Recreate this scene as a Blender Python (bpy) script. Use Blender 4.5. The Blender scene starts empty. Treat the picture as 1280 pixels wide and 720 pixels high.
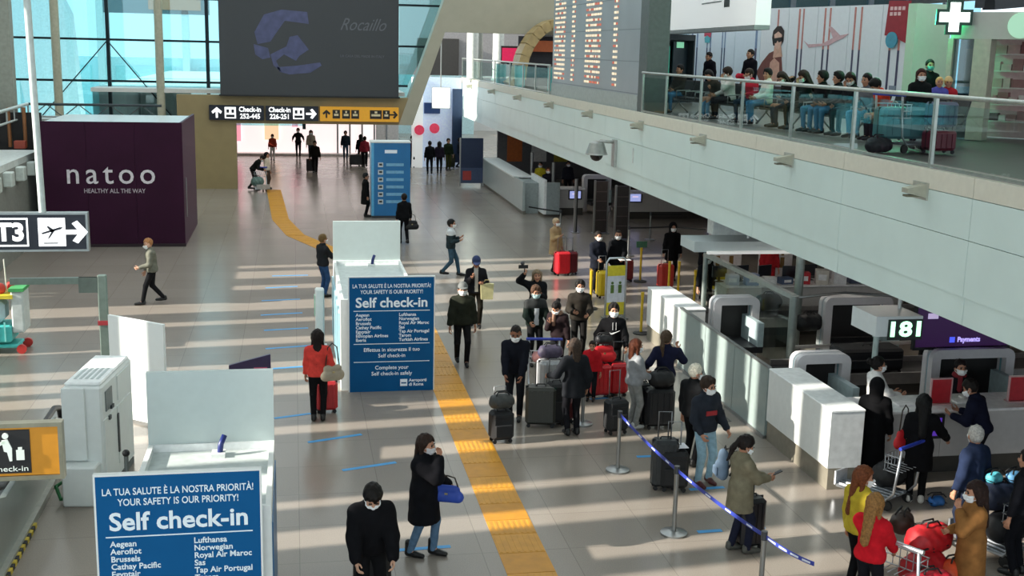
import bpy, math, random
import numpy as np
from mathutils import Vector, Matrix
random.seed(7)
S = bpy.context.scene
COL = S.collection

# ------------------------------------------------------------------ camera
F_PX, PITCH, ROLL, YAW, EYE = 1460.0, math.radians(11.516), math.radians(1.341), math.radians(10.696), 6.6
FW = Vector((math.sin(YAW)*math.cos(PITCH), math.cos(YAW)*math.cos(PITCH), -math.sin(PITCH)))
_r0 = Vector((math.cos(YAW), -math.sin(YAW), 0)); _u0 = _r0.cross(FW)
RT = _r0*math.cos(ROLL) + _u0*math.sin(ROLL); UP = _u0*math.cos(ROLL) - _r0*math.sin(ROLL)
cd = bpy.data.cameras.new('camera'); cam = bpy.data.objects.new('camera', cd); COL.objects.link(cam)
cd.sensor_width = 36.0; cd.lens = F_PX/1280*36.0; cd.clip_end = 600; cd.clip_start = .1
cam.matrix_world = Matrix(((RT.x, UP.x, -FW.x, 0), (RT.y, UP.y, -FW.y, 0), (RT.z, UP.z, -FW.z, EYE), (0, 0, 0, 1)))
S.camera = cam

# ------------------------------------------------------------------ sky, sun, exposure
W = bpy.data.worlds.new('sky'); S.world = W; W.use_nodes = True
_bg = W.node_tree.nodes['Background']; _bg.inputs[0].default_value = (.80, .93, 1.0, 1); _bg.inputs[1].default_value = 1.58
sl = bpy.data.lights.new('sun', 'SUN'); sl.energy = 9.5; sl.angle = .009; sl.color = (1, .94, .84)
sun = bpy.data.objects.new('sun', sl); COL.objects.link(sun)
sun.rotation_euler = Vector((1, .10, -.44)).to_track_quat('-Z', 'Y').to_euler()
S.view_settings.view_transform = 'Standard'; S.view_settings.look = 'None'
S.view_settings.gamma = 1; S.view_settings.use_curve_mapping = False
S.view_settings.exposure = 0.1

# ------------------------------------------------------------------ placing: real points on the floor / deck / planes
def _ray(x, y): return FW + RT*((x-640)/F_PX) + UP*((360-y)/F_PX)
def at(x, y, z=0.0):
    d = _ray(x, y); t = (z-EYE)/d.z; return Vector((d.x*t, d.y*t, z))
def atY(x, y, Y):
    d = _ray(x, y); t = Y/d.y; return Vector((d.x*t, Y, EYE+d.z*t))
def atX(x, y, X):
    d = _ray(x, y); t = X/d.x; return Vector((X, d.y*t, EYE+d.z*t))

# ------------------------------------------------------------------ materials
def lin(h):
    if isinstance(h, str):
        h = h.lstrip('#'); c = [int(h[i:i+2], 16)/255 for i in (0, 2, 4)]
        return tuple((v/12.92 if v <= .04045 else ((v+.055)/1.055)**2.4) for v in c)
    return h
_M = {}
def M(col, rough=.6, metal=0.0, emit=0.0, var=.10, scale=9.0, alpha=None, trans=0.0, coat=0.0, spec=.5):
    key = (col, rough, metal, emit, var, scale, alpha, trans, coat, spec)
    if key in _M: return _M[key]
    m = bpy.data.materials.new('material'); m.use_nodes = True
    nt = m.node_tree; b = nt.nodes['Principled BSDF']; c = lin(col)
    b.inputs['Roughness'].default_value = rough; b.inputs['Metallic'].default_value = metal
    b.inputs['Specular IOR Level'].default_value = spec
    if coat: b.inputs['Coat Weight'].default_value = coat
    if var > 0:
        tc = nt.nodes.new('ShaderNodeTexCoord'); nz = nt.nodes.new('ShaderNodeTexNoise')
        nz.inputs['Scale'].default_value = scale; nz.inputs['Detail'].default_value = 3
        nt.links.new(tc.outputs['Object'], nz.inputs['Vector'])
        rp = nt.nodes.new('ShaderNodeValToRGB')
        rp.color_ramp.elements[0].color = (*[max(0, v*(1-var)) for v in c], 1); rp.color_ramp.elements[0].position = .3
        rp.color_ramp.elements[1].color = (*[min(1, v*(1+var)) for v in c], 1); rp.color_ramp.elements[1].position = .7
        nt.links.new(nz.outputs['Fac'], rp.inputs['Fac']); nt.links.new(rp.outputs['Color'], b.inputs['Base Color'])
    else:
        b.inputs['Base Color'].default_value = (*c, 1)
    if emit:
        b.inputs['Emission Color'].default_value = (*c, 1); b.inputs['Emission Strength'].default_value = emit
    if trans: b.inputs['Transmission Weight'].default_value = trans
    if alpha is not None: b.inputs['Alpha'].default_value = alpha
    _M[key] = m; return m
def glass(col, mix=.85, rough=.03):
    """thin pane: tinted see-through with a reflective share"""
    key = ('glass', col, mix, rough)
    if key in _M: return _M[key]
    m = bpy.data.materials.new('glass'); m.use_nodes = True; nt = m.node_tree
    for n in list(nt.nodes): nt.nodes.remove(n)
    o = nt.nodes.new('ShaderNodeOutputMaterial'); mx = nt.nodes.new('ShaderNodeMixShader')
    t = nt.nodes.new('ShaderNodeBsdfTransparent'); t.inputs[0].default_value = (*lin(col), 1)
    g = nt.nodes.new('ShaderNodeBsdfGlossy'); g.inputs['Color'].default_value = (.9, .95, .95, 1); g.inputs['Roughness'].default_value = rough
    mx.inputs[0].default_value = mix
    nt.links.new(g.outputs[0], mx.inputs[1]); nt.links.new(t.outputs[0], mx.inputs[2]); nt.links.new(mx.outputs[0], o.inputs[0])
    _M[key] = m; return m
WHITE = '#e8ebe8'; STEEL = '#9a9c9b'; BLACK = '#141416'

# ------------------------------------------------------------------ object helpers
def mesh_obj(name, me, mat, parent=None, loc=(0, 0, 0)):
    o = bpy.data.objects.new(name, me); COL.objects.link(o)
    if mat is not None: me.materials.append(mat)
    o.location = loc
    if parent is not None: o.parent = parent
    return o
def tag(o, label=None, cat=None, group=None, kind=None):
    if label: o['label'] = label
    if cat: o['category'] = cat
    if group: o['group'] = group
    if kind: o['kind'] = kind
    return o
def thing(name, label, cat, loc=(0, 0, 0), rz=0.0, group=None):
    o = bpy.data.objects.new(name, None); COL.objects.link(o); o.empty_display_size = .2
    o.location = loc; o.rotation_euler = (0, 0, rz)
    return tag(o, label, cat, group)
class MB:
    def __init__(s): s.v = []; s.f = []; s.sm = []
    def add(s, vs, fs, smooth=False):
        n = len(s.v); s.v += [tuple(p) for p in vs]; s.f += [tuple(n+i for i in f) for f in fs]; s.sm += [smooth]*len(fs); return s
    def box(s, x0, x1, y0, y1, z0, z1, b=0.0):
        if x1 < x0: x0, x1 = x1, x0
        if y1 < y0: y0, y1 = y1, y0
        if z1 < z0: z0, z1 = z1, z0
        if b <= 0:
            v = [(x, y, z) for z in (z0, z1) for y in (y0, y1) for x in (x0, x1)]
            return s.add(v, [(0, 2, 3, 1), (4, 5, 7, 6), (0, 1, 5, 4), (2, 6, 7, 3), (0, 4, 6, 2), (1, 3, 7, 5)])
        b = min(b, (x1-x0)*.49, (y1-y0)*.49, (z1-z0)*.49)
        X = (x0, x1); Y = (y0, y1); Z = (z0, z1); v = []; ix = {}
        for i in (0, 1):
            for j in (0, 1):
                for k in (0, 1):
                    sx, sy, sz = (1, -1)[i], (1, -1)[j], (1, -1)[k]
                    for a in range(3):
                        ix[(i, j, k, a)] = len(v)
                        v.append((X[i]+(0 if a == 0 else sx*b), Y[j]+(0 if a == 1 else sy*b), Z[k]+(0 if a == 2 else sz*b)))
        f = []
        for i in (0, 1):
            q = [ix[(i, 0, 0, 0)], ix[(i, 1, 0, 0)], ix[(i, 1, 1, 0)], ix[(i, 0, 1, 0)]]; f.append(q if i else q[::-1])
            q = [ix[(0, i, 0, 1)], ix[(0, i, 1, 1)], ix[(1, i, 1, 1)], ix[(1, i, 0, 1)]]; f.append(q if i else q[::-1])
            q = [ix[(0, 0, i, 2)], ix[(1, 0, i, 2)], ix[(1, 1, i, 2)], ix[(0, 1, i, 2)]]; f.append(q if i else q[::-1])
        for i in (0, 1):
            for j in (0, 1):
                f.append([ix[(i, j, 0, 0)], ix[(i, j, 1, 0)], ix[(i, j, 1, 1)], ix[(i, j, 0, 1)]])
                f.append([ix[(i, 0, j, 0)], ix[(i, 1, j, 0)], ix[(i, 1, j, 2)], ix[(i, 0, j, 2)]])
                f.append([ix[(0, i, j, 1)], ix[(1, i, j, 1)], ix[(1, i, j, 2)], ix[(0, i, j, 2)]])
                for k in (0, 1): f.append([ix[(i, j, k, a)] for a in range(3)])
        return s.add(v, f)
    def cyl(s, p0, p1, r0, r1=None, n=10, caps=True):
        r1 = r0 if r1 is None else r1; p0 = Vector(p0); p1 = Vector(p1); d = (p1-p0).normalized()
        a = d.orthogonal().normalized(); c = d.cross(a); v = []
        for p, r in ((p0, r0), (p1, r1)):
            for i in range(n):
                t = 2*math.pi*i/n; v.append(p+a*(r*math.cos(t))+c*(r*math.sin(t)))
        f = [(i, (i+1) % n, n+(i+1) % n, n+i) for i in range(n)]
        s.add(v, f, True)
        if caps: s.add(v, [tuple(range(n))[::-1], tuple(range(n, 2*n))])
        return s
    def tube(s, pts, r, n=6, closed=False):
        P = [Vector(p) for p in pts]; m = len(P); v = []; f = []; a = None
        for i in range(m):
            d = (P[(i+1) % m]-P[i-1]) if (closed or 0 < i < m-1) else (P[1]-P[0] if i == 0 else P[-1]-P[-2])
            d.normalize()
            if a is None: a = d.orthogonal().normalized()
            else: a = (a-d*a.dot(d)).normalized()
            c = d.cross(a)
            for k in range(n):
                t = 2*math.pi*k/n; v.append(P[i]+(a*math.cos(t)+c*math.sin(t))*r)
        for i in range(m if closed else m-1):
            j = (i+1) % m
            for k in range(n): f.append((i*n+k, i*n+(k+1) % n, j*n+(k+1) % n, j*n+k))
        if not closed: f += [tuple(range(n))[::-1], tuple(range((m-1)*n, m*n))]
        return s.add(v, f, True)
    def sph(s, c, r, n=10, m=6, sz=1.0, sx=1.0, sy=1.0):
        v = [(c[0], c[1], c[2]-r*sz)]; f = []
        for j in range(1, m):
            ph = -math.pi/2+math.pi*j/m
            for i in range(n):
                t = 2*math.pi*i/n; v.append((c[0]+r*sx*math.cos(ph)*math.cos(t), c[1]+r*sy*math.cos(ph)*math.sin(t), c[2]+r*sz*math.sin(ph)))
        v.append((c[0], c[1], c[2]+r*sz)); L = len(v)-1
        for i in range(n):
            f.append((0, 1+(i+1) % n, 1+i)); f.append((L, L-n+i, L-n+(i+1) % n))
            for j in range(m-2): f.append((1+j*n+i, 1+j*n+(i+1) % n, 1+(j+1)*n+(i+1) % n, 1+(j+1)*n+i))
        return s.add(v, f, True)
    def prism(s, poly, axis, a0, a1):
        """polygon in the two other axes, extruded along axis"""
        def p3(p, a): return (a, p[0], p[1]) if axis == 0 else ((p[0], a, p[1]) if axis == 1 else (p[0], p[1], a))
        n = len(poly); v = [p3(p, a0) for p in poly]+[p3(p, a1) for p in poly]
        return s.add(v, [tuple(range(n))[::-1], tuple(range(n, 2*n))]+[(i, (i+1) % n, n+(i+1) % n, n+i) for i in range(n)])
    def beam(s, p0, p1, w, h):
        p0 = Vector(p0); p1 = Vector(p1); d = (p1-p0).normalized(); up = Vector((0, 0, 1))
        if abs(d.z) > .95: up = Vector((0, 1, 0))
        a = d.cross(up).normalized(); c = a.cross(d)
        v = [p+a*(i*w/2)+c*(j*h/2) for p in (p0, p1) for i, j in ((-1, -1), (1, -1), (1, 1), (-1, 1))]
        return s.add(v, [(3, 2, 1, 0), (4, 5, 6, 7), (0, 1, 5, 4), (1, 2, 6, 5), (2, 3, 7, 6), (3, 0, 4, 7)])
    def mesh(s):
        me = bpy.data.meshes.new('mesh'); me.from_pydata([tuple(p) for p in s.v], [], s.f)
        me.polygons.foreach_set('use_smooth', s.sm); me.update(); return me
    def build(s, name, mat, parent=None, loc=(0, 0, 0)): return mesh_obj(name, s.mesh(), mat, parent, loc)
def part(name, mat, parent, *boxes, b=0.0):
    o = [MB().box(*q, b=b).build(name, mat, parent) for q in boxes]      # every separate piece is an object
    return o[0]
def struct(name, mat, *boxes, parent=None):
    m = MB()
    for q in boxes: m.box(*q)
    o = m.build(name, mat, parent)
    if parent is None: o['kind'] = 'structure'
    return o
def copy_tree(o, parent=None):
    c = o.copy(); COL.objects.link(c); c.parent = parent
    for ch in o.children: copy_tree(ch, c)
    return c
_TX = {}
def text(body, size, mat, parent, loc, rot=(math.pi/2, 0, 0), align='CENTER', bold=0.0, name='lettering', ext=.004, width=None, shear=0.0, space=1.0):
    cu = bpy.data.curves.new('text', 'FONT'); cu.body = body; cu.size = size; cu.align_x = align; cu.align_y = 'CENTER'
    cu.offset = bold; cu.space_character = space; cu.extrude = ext; cu.resolution_u = 3; cu.shear = shear
    to = bpy.data.objects.new('text', cu); COL.objects.link(to)
    me = bpy.data.meshes.new_from_object(to); bpy.data.objects.remove(to); bpy.data.curves.remove(cu)
    if width and len(me.vertices):
        xs = [v.co.x for v in me.vertices]; k = width/max(1e-6, max(xs)-min(xs))
        for v in me.vertices: v.co.x *= k
    me.materials.clear()
    o = mesh_obj(name, me, mat, parent, loc); o.rotation_euler = rot
    return o
# ------------------------------------------------------------------ people: implicit bodies turned into one continuous surface each
def nets(sd, lo, hi, vx):
    lo = np.array(lo, float)-2*vx; n = np.ceil((np.array(hi)+2*vx-lo)/vx).astype(int)+1
    ax = [(lo[i]+vx*np.arange(n[i])).astype(np.float32) for i in range(3)]
    P = np.stack(np.meshgrid(*ax, indexing='ij'), -1)
    D = sd(P.reshape(-1, 3)).reshape(n)
    ins = D < 0
    c = np.zeros(n-1, int); acc = np.zeros((*(n-1), 3), np.float32); cnt = np.zeros(n-1, np.float32)
    sl = lambda o: tuple(slice(o[k], n[k]-1+o[k]) for k in range(3))
    base = np.stack(np.meshgrid(*[np.arange(k-1) for k in n], indexing='ij'), -1).astype(np.float32)
    cor = [(i, j, k) for i in (0, 1) for j in (0, 1) for k in (0, 1)]
    for o in cor:
        for a in range(3):
            if o[a]: continue
            q = list(o); q[a] = 1
            d0 = D[sl(o)]; d1 = D[sl(q)]; cr = (d0 < 0) != (d1 < 0)
            t = np.where(cr, d0/np.where(cr, d0-d1, 1), 0)
            for k in range(3): acc[..., k] += np.where(cr, o[k]+(t if k == a else 0), 0)
            cnt += cr
    act = cnt > 0; idx = -np.ones(n-1, int); idx[act] = np.arange(act.sum())
    V = (base[act]+acc[act]/cnt[act][:, None])*vx+lo
    Q = []
    for a in range(3):
        b, c2 = (a+1) % 3, (a+2) % 3
        o1 = [0]*3; o1[a] = 1
        s0 = [slice(1, n[k]-1) for k in range(3)]; s0[a] = slice(0, n[a]-1); s1 = list(s0); s1[a] = slice(1, n[a])
        i0 = ins[tuple(s0)]; i1 = ins[tuple(s1)]
        for flip, msk in ((0, i0 & ~i1), (1, ~i0 & i1)):
            w = np.argwhere(msk); 
            if not len(w): continue
            add = np.ones(3, int); add[a] = 0; w = w+add
            def g(db, dc):
                u = w.copy(); u[:, b] += db; u[:, c2] += dc; return idx[u[:, 0], u[:, 1], u[:, 2]]
            q = np.stack([g(-1, -1), g(0, -1), g(0, 0), g(-1, 0)], 1)
            Q.append(q[:, ::-1] if flip else q)
    return V, (np.concatenate(Q) if Q else np.zeros((0, 4), int))
def seg(p, a, b, ra, rb, fl=None):
    """tapered capsule; fl=(axis, k) squashes it along one direction"""
    a = np.asarray(a, np.float32); b = np.asarray(b, np.float32); ab = b-a
    q = p-a; t = np.clip(q@ab/max(1e-9, float(ab@ab)), 0, 1)
    q = q-t[:, None]*ab
    if fl is not None:
        f = np.asarray(fl[0], np.float32); q = q+np.outer(q@f, f*(fl[1]-1))
    return np.sqrt((q*q).sum(1))-(ra+(rb-ra)*t)
def smin(ds, k=.03):
    d = ds[0]
    for e in ds[1:]:
        h = np.clip(.5+.5*(e-d)/k, 0, 1); d = e+(d-e)*h-k*h*(1-h)
    return d
def ell(p, c, r):
    q = (p-np.asarray(c, np.float32))/np.asarray(r, np.float32); l = np.sqrt((q*q).sum(1)); return (l-1)*min(r)
def np_mesh(V, Q, mi=None, smooth=True):
    me = bpy.data.meshes.new('mesh'); nv, nq = len(V), len(Q)
    me.vertices.add(nv); me.vertices.foreach_set('co', np.asarray(V, np.float32).ravel())
    me.loops.add(nq*4); me.loops.foreach_set('vertex_index', np.asarray(Q, np.int32).ravel())
    me.polygons.add(nq); me.polygons.foreach_set('loop_start', np.arange(0, nq*4, 4, dtype=np.int32))
    me.polygons.foreach_set('use_smooth', np.full(nq, smooth))
    if mi is not None: me.polygons.foreach_set('material_index', np.asarray(mi, np.int32))
    me.update(calc_edges=True); return me
# --- templates in head space: origin at skull centre, +y is the face
def head_sd(p):
    d = [ell(p, (0, -.012, .028), (.078, .098, .100)), ell(p, (0, .018, -.035), (.062, .075, .085)), ell(p, (0, .055, -.088), (.032, .032, .03))]
    d = smin(d, .03)
    d = smin([d, seg(p, (0, .092, .008), (0, .112, -.028), .009, .015)], .012)              # nose
    for sx in (-1, 1):
        d = smin([d, seg(p, (sx*.046, .078, -.02), (sx*.036, .082, -.03), .02, .018)], .02)   # cheek
        d = np.maximum(d, -(ell(p, (sx*.032, .100, .008), (.021, .016, .013))))              # eye socket
        d = smin([d, ell(p, (sx*.080, -.012, -.012), (.012, .024, .034))], .008)             # ear
    d = smin([d, ell(p, (0, .088, -.060), (.026, .016, .007))], .006)                        # lips
    return d
def quads_of(mb):
    V = np.array([tuple(v) for v in mb.v]); Q = np.array([f if len(f) == 4 else (*f, f[-1]) for f in mb.f]); return V, Q
_T = {}
def head_t(vx):
    if ('h', vx) in _T: return _T['h', vx]
    V, Q = nets(head_sd, (-.1, -.12, -.13), (.1, .14, .14), vx)
    ce = V[Q].mean(1); mi = np.zeros(len(Q), int)
    mi[(abs(ce[:, 0]) < .026) & (ce[:, 1] > .085) & (abs(ce[:, 2]+.060) < .009)] = 2
    e = MB()
    for sx in (-1, 1): e.sph((sx*.032, .083, .009), .0135, 8, 5)
    EV, EQ = quads_of(e); b = MB()
    for sx in (-1, 1): b.box(sx*.016, sx*.050, .085, .099, .027, .034)
    BV, BQ = quads_of(b)
    Q2 = np.concatenate([Q, EQ+len(V), BQ+len(V)+len(EV)]); V2 = np.concatenate([V, EV, BV])
    mi = np.concatenate([mi, np.full(len(EQ), 1), np.full(len(BQ), 1)])
    _T['h', vx] = (V2, Q2, mi); return _T['h', vx]
def hair_t(style, vx):
    k = ('hair', style, vx)
    if k in _T: return _T[k]
    def cap(p, off, front, low):
        d = ell(p, (0, -.014, .030), (.078+off, .098+off, .100+off))
        y = p[:, 1]+(.02-front)
        lf = np.interp(y, (-.03, -.005, .0, .036, .056, .12), (low-.012, low-.005, -.014, -.010, .058, .072))+.010*np.sin(p[:, 0]*70)*(y > .05)
        return np.maximum(d, (lf-p[:, 2])*.7)
    hi = [.15, .16, .19]; lo = [-.15, -.2, -.15]
    if style == 'short': fn = lambda p: cap(p, .012, .02, -.06)
    elif style == 'thick': fn = lambda p: smin([cap(p, .020, .03, -.075), ell(p, (0, .045, .112), (.058, .042, .026))], .02)
    elif style == 'thin': fn = lambda p: cap(p, .006, -.02, -.07)
    elif style in ('long', 'mid', 'wavy'):
        L = {'long': -.42, 'mid': -.24, 'wavy': -.36}[style]; w = 1.25 if style == 'wavy' else 1.0; lo = [-.2, -.24, L-.06]
        def fn(p):
            d = [cap(p, .020, .012, -.06), seg(p, (0, -.085, .0), (0, -.105, L), .075*w, .055*w, ((0, 1, 0), 1.7))]
            for sx in (-1, 1): d.append(seg(p, (sx*.072, -.02, .05), (sx*.085, -.025, L*.6), .032*w, .026*w))
            return smin(d, .03)
    elif style == 'bun':
        fn = lambda p: smin([cap(p, .014, .012, -.06), ell(p, (0, -.14, .06), (.05, .05, .05))], .02)
    elif style == 'pony':
        lo = [-.15, -.24, -.36]
        fn = lambda p: smin([cap(p, .016, .012, -.06), seg(p, (0, -.12, .05), (.02, -.16, -.1), .03, .035), seg(p, (.02, -.16, -.1), (.03, -.14, -.28), .035, .015)], .02)
    elif style == 'cap':
        hi = [.16, .24, .2]
        def fn(p):
            d = ell(p, (0, -.012, .034), (.096, .116, .116)); d = np.maximum(d, .035-p[:, 2])
            return np.minimum(d, np.maximum(np.maximum(ell(p, (0, .1, .048), (.078, .1, .08)), abs(p[:, 2]-.046)-.011), -p[:, 1]))
    elif style == 'beanie':
        fn = lambda p: smin([np.maximum(ell(p, (0, -.014, .04), (.096, .114, .122)), .03-p[:, 2]), np.maximum(ell(p, (0, -.014, .04), (.104, .122, .125)), abs(p[:, 2]-.045)-.02)], .006)
    elif style == 'hood':
        lo = [-.2, -.22, -.26]; hi = [.18, .18, .2]
        def fn(p):
            d = smin([ell(p, (0, -.02, .025), (.112, .13, .135)), seg(p, (0, -.03, -.1), (0, -.03, -.2), .10, .135, ((0, 1, 0), 1.2))], .05)
            cut = ell(p, (0, .14, -.005), (.066, .14, .085)); return np.maximum(d, -cut)
    g0 = fn; am = 0.0 if style in ('cap', 'beanie', 'hood') else .006
    V, Q = nets(lambda p: g0(p)+am*np.sin(p[:, 0]*95+p[:, 2]*30)*np.sin(p[:, 1]*80+p[:, 2]*45), lo, hi, vx); _T[k] = (V, Q); return _T[k]
def mask_t(vx):
    if ('m', vx) in _T: return _T['m', vx]
    def fn(p):
        d = head_sd(p)-.010
        d = np.maximum(d, -(head_sd(p)-.001)); d = np.maximum(d, abs(p[:, 2]+.055)-.047); d = np.maximum(d, .035-p[:, 1]); return d
    V, Q = nets(fn, (-.1, .0, -.13), (.1, .15, .02), vx)
    b = MB()
    for sx in (-1, 1):
        for z in (-.02, -.075): b.tube([(sx*.066, .05, z), (sx*.084, .0, (z-.02)/2), (sx*.086, -.02, -.01)], .003, 4)
    BV, BQ = quads_of(b); _T['m', vx] = (np.concatenate([V, BV]), np.concatenate([Q, BQ+len(V)])); return _T['m', vx]
def hand_t(side, curl, vx):
    """hand along -z from the wrist, palm facing +x*(-side); five fingers"""
    k = ('hand', side, curl, vx)
    if k in _T: return _T[k]
    def fn(p):
        d = [seg(p, (0, .012, -.03), (0, .022, -.09), .020, .016, ((1, 0, 0), 1.3)), seg(p, (0, -.008, -.03), (0, -.020, -.088), .020, .016, ((1, 0, 0), 1.3)), seg(p, (0, 0, .02), (0, 0, -.03), .024, .024)]
        d = smin(d, .02)
        for i, (y, L) in enumerate(((.030, .070), (.010, .080), (-.010, .074), (-.029, .058))):
            a1 = curl*.7+.12; a2 = curl*1.6+.3; s = -side
            p0 = np.array((0, y, -.090)); p1 = p0+np.array((s*math.sin(a1), y*.6, -math.cos(a1)))*L*.48; p2 = p1+np.array((s*math.sin(a2), 0, -math.cos(a2)))*L*.52
            d = smin([d, np.minimum(seg(p, p0, p1, .0098, .009), seg(p, p1, p2, .009, .0075))], .005)
        t0 = np.array((-side*.006, .022, -.035)); t1 = t0+np.array((-side*(.012+.02*curl), .032, -.028)); t2 = t1+np.array((-side*.02*curl, .008, -.032))
        return smin([d, np.minimum(seg(p, t0, t1, .013, .0105), seg(p, t1, t2, .0105, .008))], .008)
    _T[k] = nets(fn, (-.07, -.06, -.2), (.07, .09, .05), vx); return _T[k]
def shoe_t(vx, boot=False):
    k = ('shoe', vx, boot)
    if k in _T: return _T[k]
    def fn(p):
        d = [seg(p, (0, -.05, .05), (0, .05, .045), .044, .044), seg(p, (0, .05, .042), (0, .16, .032), .044, .034), seg(p, (0, -.05, .06), (0, -.045, .20 if boot else .10), .043, .046)]
        return np.maximum(smin(d, .02), .0-p[:, 2])
    _T[k] = nets(fn, (-.07, -.12, -.01), (.07, .22, .26 if boot else .16), vx); return _T[k]
def ik(a, b, l1, l2, pole):
    a = np.array(a, float); b = np.array(b, float); d = b-a; L = np.linalg.norm(d); Lm = min(L, (l1+l2)*.999)
    if L > Lm: b = a+d/L*Lm; d = b-a; L = Lm
    u = d/L; x = (l1*l1-l2*l2+L*L)/(2*L); hh = math.sqrt(max(0, l1*l1-x*x))
    pl = np.array(pole, float); pl = pl-u*(pl@u); pl /= (np.linalg.norm(pl)+1e-9)
    return a+u*x+pl*hh, b
def rotx(a): c, s = math.cos(a), math.sin(a); return np.array(((1, 0, 0), (0, c, -s), (0, s, c)))
def rotz(a): c, s = math.cos(a), math.sin(a); return np.array(((c, -s, 0), (s, c, 0), (0, 0, 1)))
PEOPLE = []
def person(label, loc, heading=180, h=1.72, top='#1b1b1f', legs='#17171a', shoes='#111111', hair='#1c1512', style='short', mask=True, skin='#b98468',
           coat=0.0, lh=None, rh=None, stride=.0, lean=0.0, hp=0.0, hy=0.0, seat=None, vx=.026, bulk=1.0, hat=None, scarf=None, boot=False,
           shirt=None, print_=None, group=None, skirt=False, gloves=False, hood_on=False, feet=None, trim=None):
    """loc: feet point; heading in degrees, 0 walks away (+Y), 90 to the right (+X), 180 to the camera; coat = hem height of a long coat"""
    s = h/1.75
    R0 = lambda v: np.array(v, float)*s
    pel = R0((0, 0, .94)); 
    if seat is not None: pel = np.array((0, 0, seat+.09))
    elif stride: pel = pel-R0((0, 0, .02))
    RL = rotx(-lean)
    up = lambda v: pel+RL@R0(v)
    chest = up((0, .0, .36)); neck0 = up((0, -.01, .52)); head_c = up((0, .015, .664))+RL@np.array((0, .03*math.sin(hp), -.012*hp))
    hipl = [pel+R0((sx*.088, 0, -.02)) for sx in (-1, 1)]
    if feet: ank = [np.array((f[0], f[1], .085*s+(f[2] if len(f) > 2 else 0))) for f in feet]
    elif seat is not None: ank = [R0((sx*.11, .40, .085)) for sx in (-1, 1)]
    else: ank = [R0((-.085, stride, .085+(max(0, -stride)*.25))), R0((.085, -stride, .085+(max(0, stride)*.25)))]
    kn = []
    for i in (0, 1):
        k, a = ik(hipl[i], ank[i], .43*s, .43*s, (.12*(-1, 1)[i], 1, .1)); kn.append(k); ank[i] = a
    sh = [up((sx*.165, -.01, .425)) for sx in (-1, 1)]
    hands = [lh if lh is not None else (-.27, .06+stride*-.5, .80), rh if rh is not None else (.27, .06+stride*.5, .80)]
    el = []; wr = []
    for i in (0, 1):
        e, w = ik(sh[i], R0(hands[i]), .285*s, .26*s, ((-1, 1)[i]*.45, -.6, -.7)); el.append(e); wr.append(w)
    FY = RL@np.array((0, 1., 0))
    def body_sd(p):
        d = [seg(p, pel+R0((-.06, 0, 0)), pel+R0((.06, 0, 0)), .098*s, .098*s, (FY, 1.15)), seg(p, pel, chest, .108*s, .118*s, (FY, 1.25)),
             seg(p, up((-.09, 0, .38)), up((.09, 0, .38)), .092*s, .092*s, (FY, 1.15)), seg(p, sh[0], sh[1], .05*s, .05*s), seg(p, neck0, head_c+RL@np.array((0, -.02, -.06)), .056*s, .052*s)]
        for i in (0, 1):
            d += [seg(p, hipl[i], kn[i], .074*s, .05*s), seg(p, kn[i], ank[i], .048*s, .036*s), seg(p, ank[i], ank[i]+R0((0, .10, -.045)), .038*s, .03*s),
                  seg(p, sh[i], el[i], .045*s, .036*s), seg(p, el[i], wr[i], .036*s, .025*s)]
        return smin(d, .035)
    allp = np.array([pel, head_c, neck0, *ank, *kn, *sh, *el, *wr]); lo = allp.min(0)-.2; hi = allp.max(0)+.17; lo[2] = max(lo[2], -.06); hi[2] = head_c[2]+.02
    bv = max(vx, .03)
    V, Q = nets(body_sd, lo, hi, bv); mi = np.zeros(len(Q), int)
    far = vx > .032; hv = .02 if far else .011
    HR = RL@rotz(-hy)@rotx(-hp); tf = lambda T: (T@HR.T)*s*1.12+head_c
    HV, HQ, HM = head_t(hv); Vs = [V, tf(HV)]; Qs = [Q, HQ+len(V)]; mi = np.concatenate([mi, HM]); n = len(V)+len(HV)
    for i in (0, 1):
        T, TQ = hand_t((-1, 1)[i], .55, .011 if far else .0065)
        z = -(wr[i]-el[i]); z /= np.linalg.norm(z); y = np.array((0, 1., 0.3)); y = y-z*(y@z); y /= np.linalg.norm(y); x = np.cross(y, z)
        Vs.append((T@np.array((x, y, z)))*s*1.02+wr[i]); Qs.append(TQ+n); n += len(T); mi = np.concatenate([mi, np.zeros(len(TQ), int)])
    body = bpy.data.objects.new('person', np_mesh(np.concatenate(Vs), np.concatenate(Qs), mi)); COL.objects.link(body)
    for m_ in (M(skin, .55, var=.06), M('#1a1412', .3), M('#8e5048', .5)): body.data.materials.append(m_)
    tag(body, label, 'person', group)
    body.location = loc; body.rotation_euler = (0, 0, -math.radians(heading))
    # trousers or skirt
    g = .010
    def leg_sd(p):
        d = [seg(p, pel+R0((-.06, 0, .0)), pel+R0((.06, 0, .0)), .108*s+g, .108*s+g, (FY, 1.08))]
        for i in (0, 1):
            e = ank[i]+R0((0, 0, .0)); d.append(smin([seg(p, hipl[i], kn[i], .084*s+g, .058*s+g), seg(p, kn[i], e, .056*s+g, .044*s+g)], .02))
        d = smin(d, .03)
        d = np.maximum(d, (p-(pel+R0((0, 0, .13))))@(RL@np.array((0, 0, 1.))))
        return np.maximum(d, min(ank[0][2], ank[1][2])-.035*s-p[:, 2])
    a = np.array([pel, *kn, *ank]); V, Q = nets(leg_sd, a.min(0)-.18, a.max(0)+.2, vx)
    mesh_obj('trousers', np_mesh(V, Q), M(legs, .9, var=.18, scale=14, spec=.12), body)
    # jacket or coat
    b = .012+.011*bulk
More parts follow.
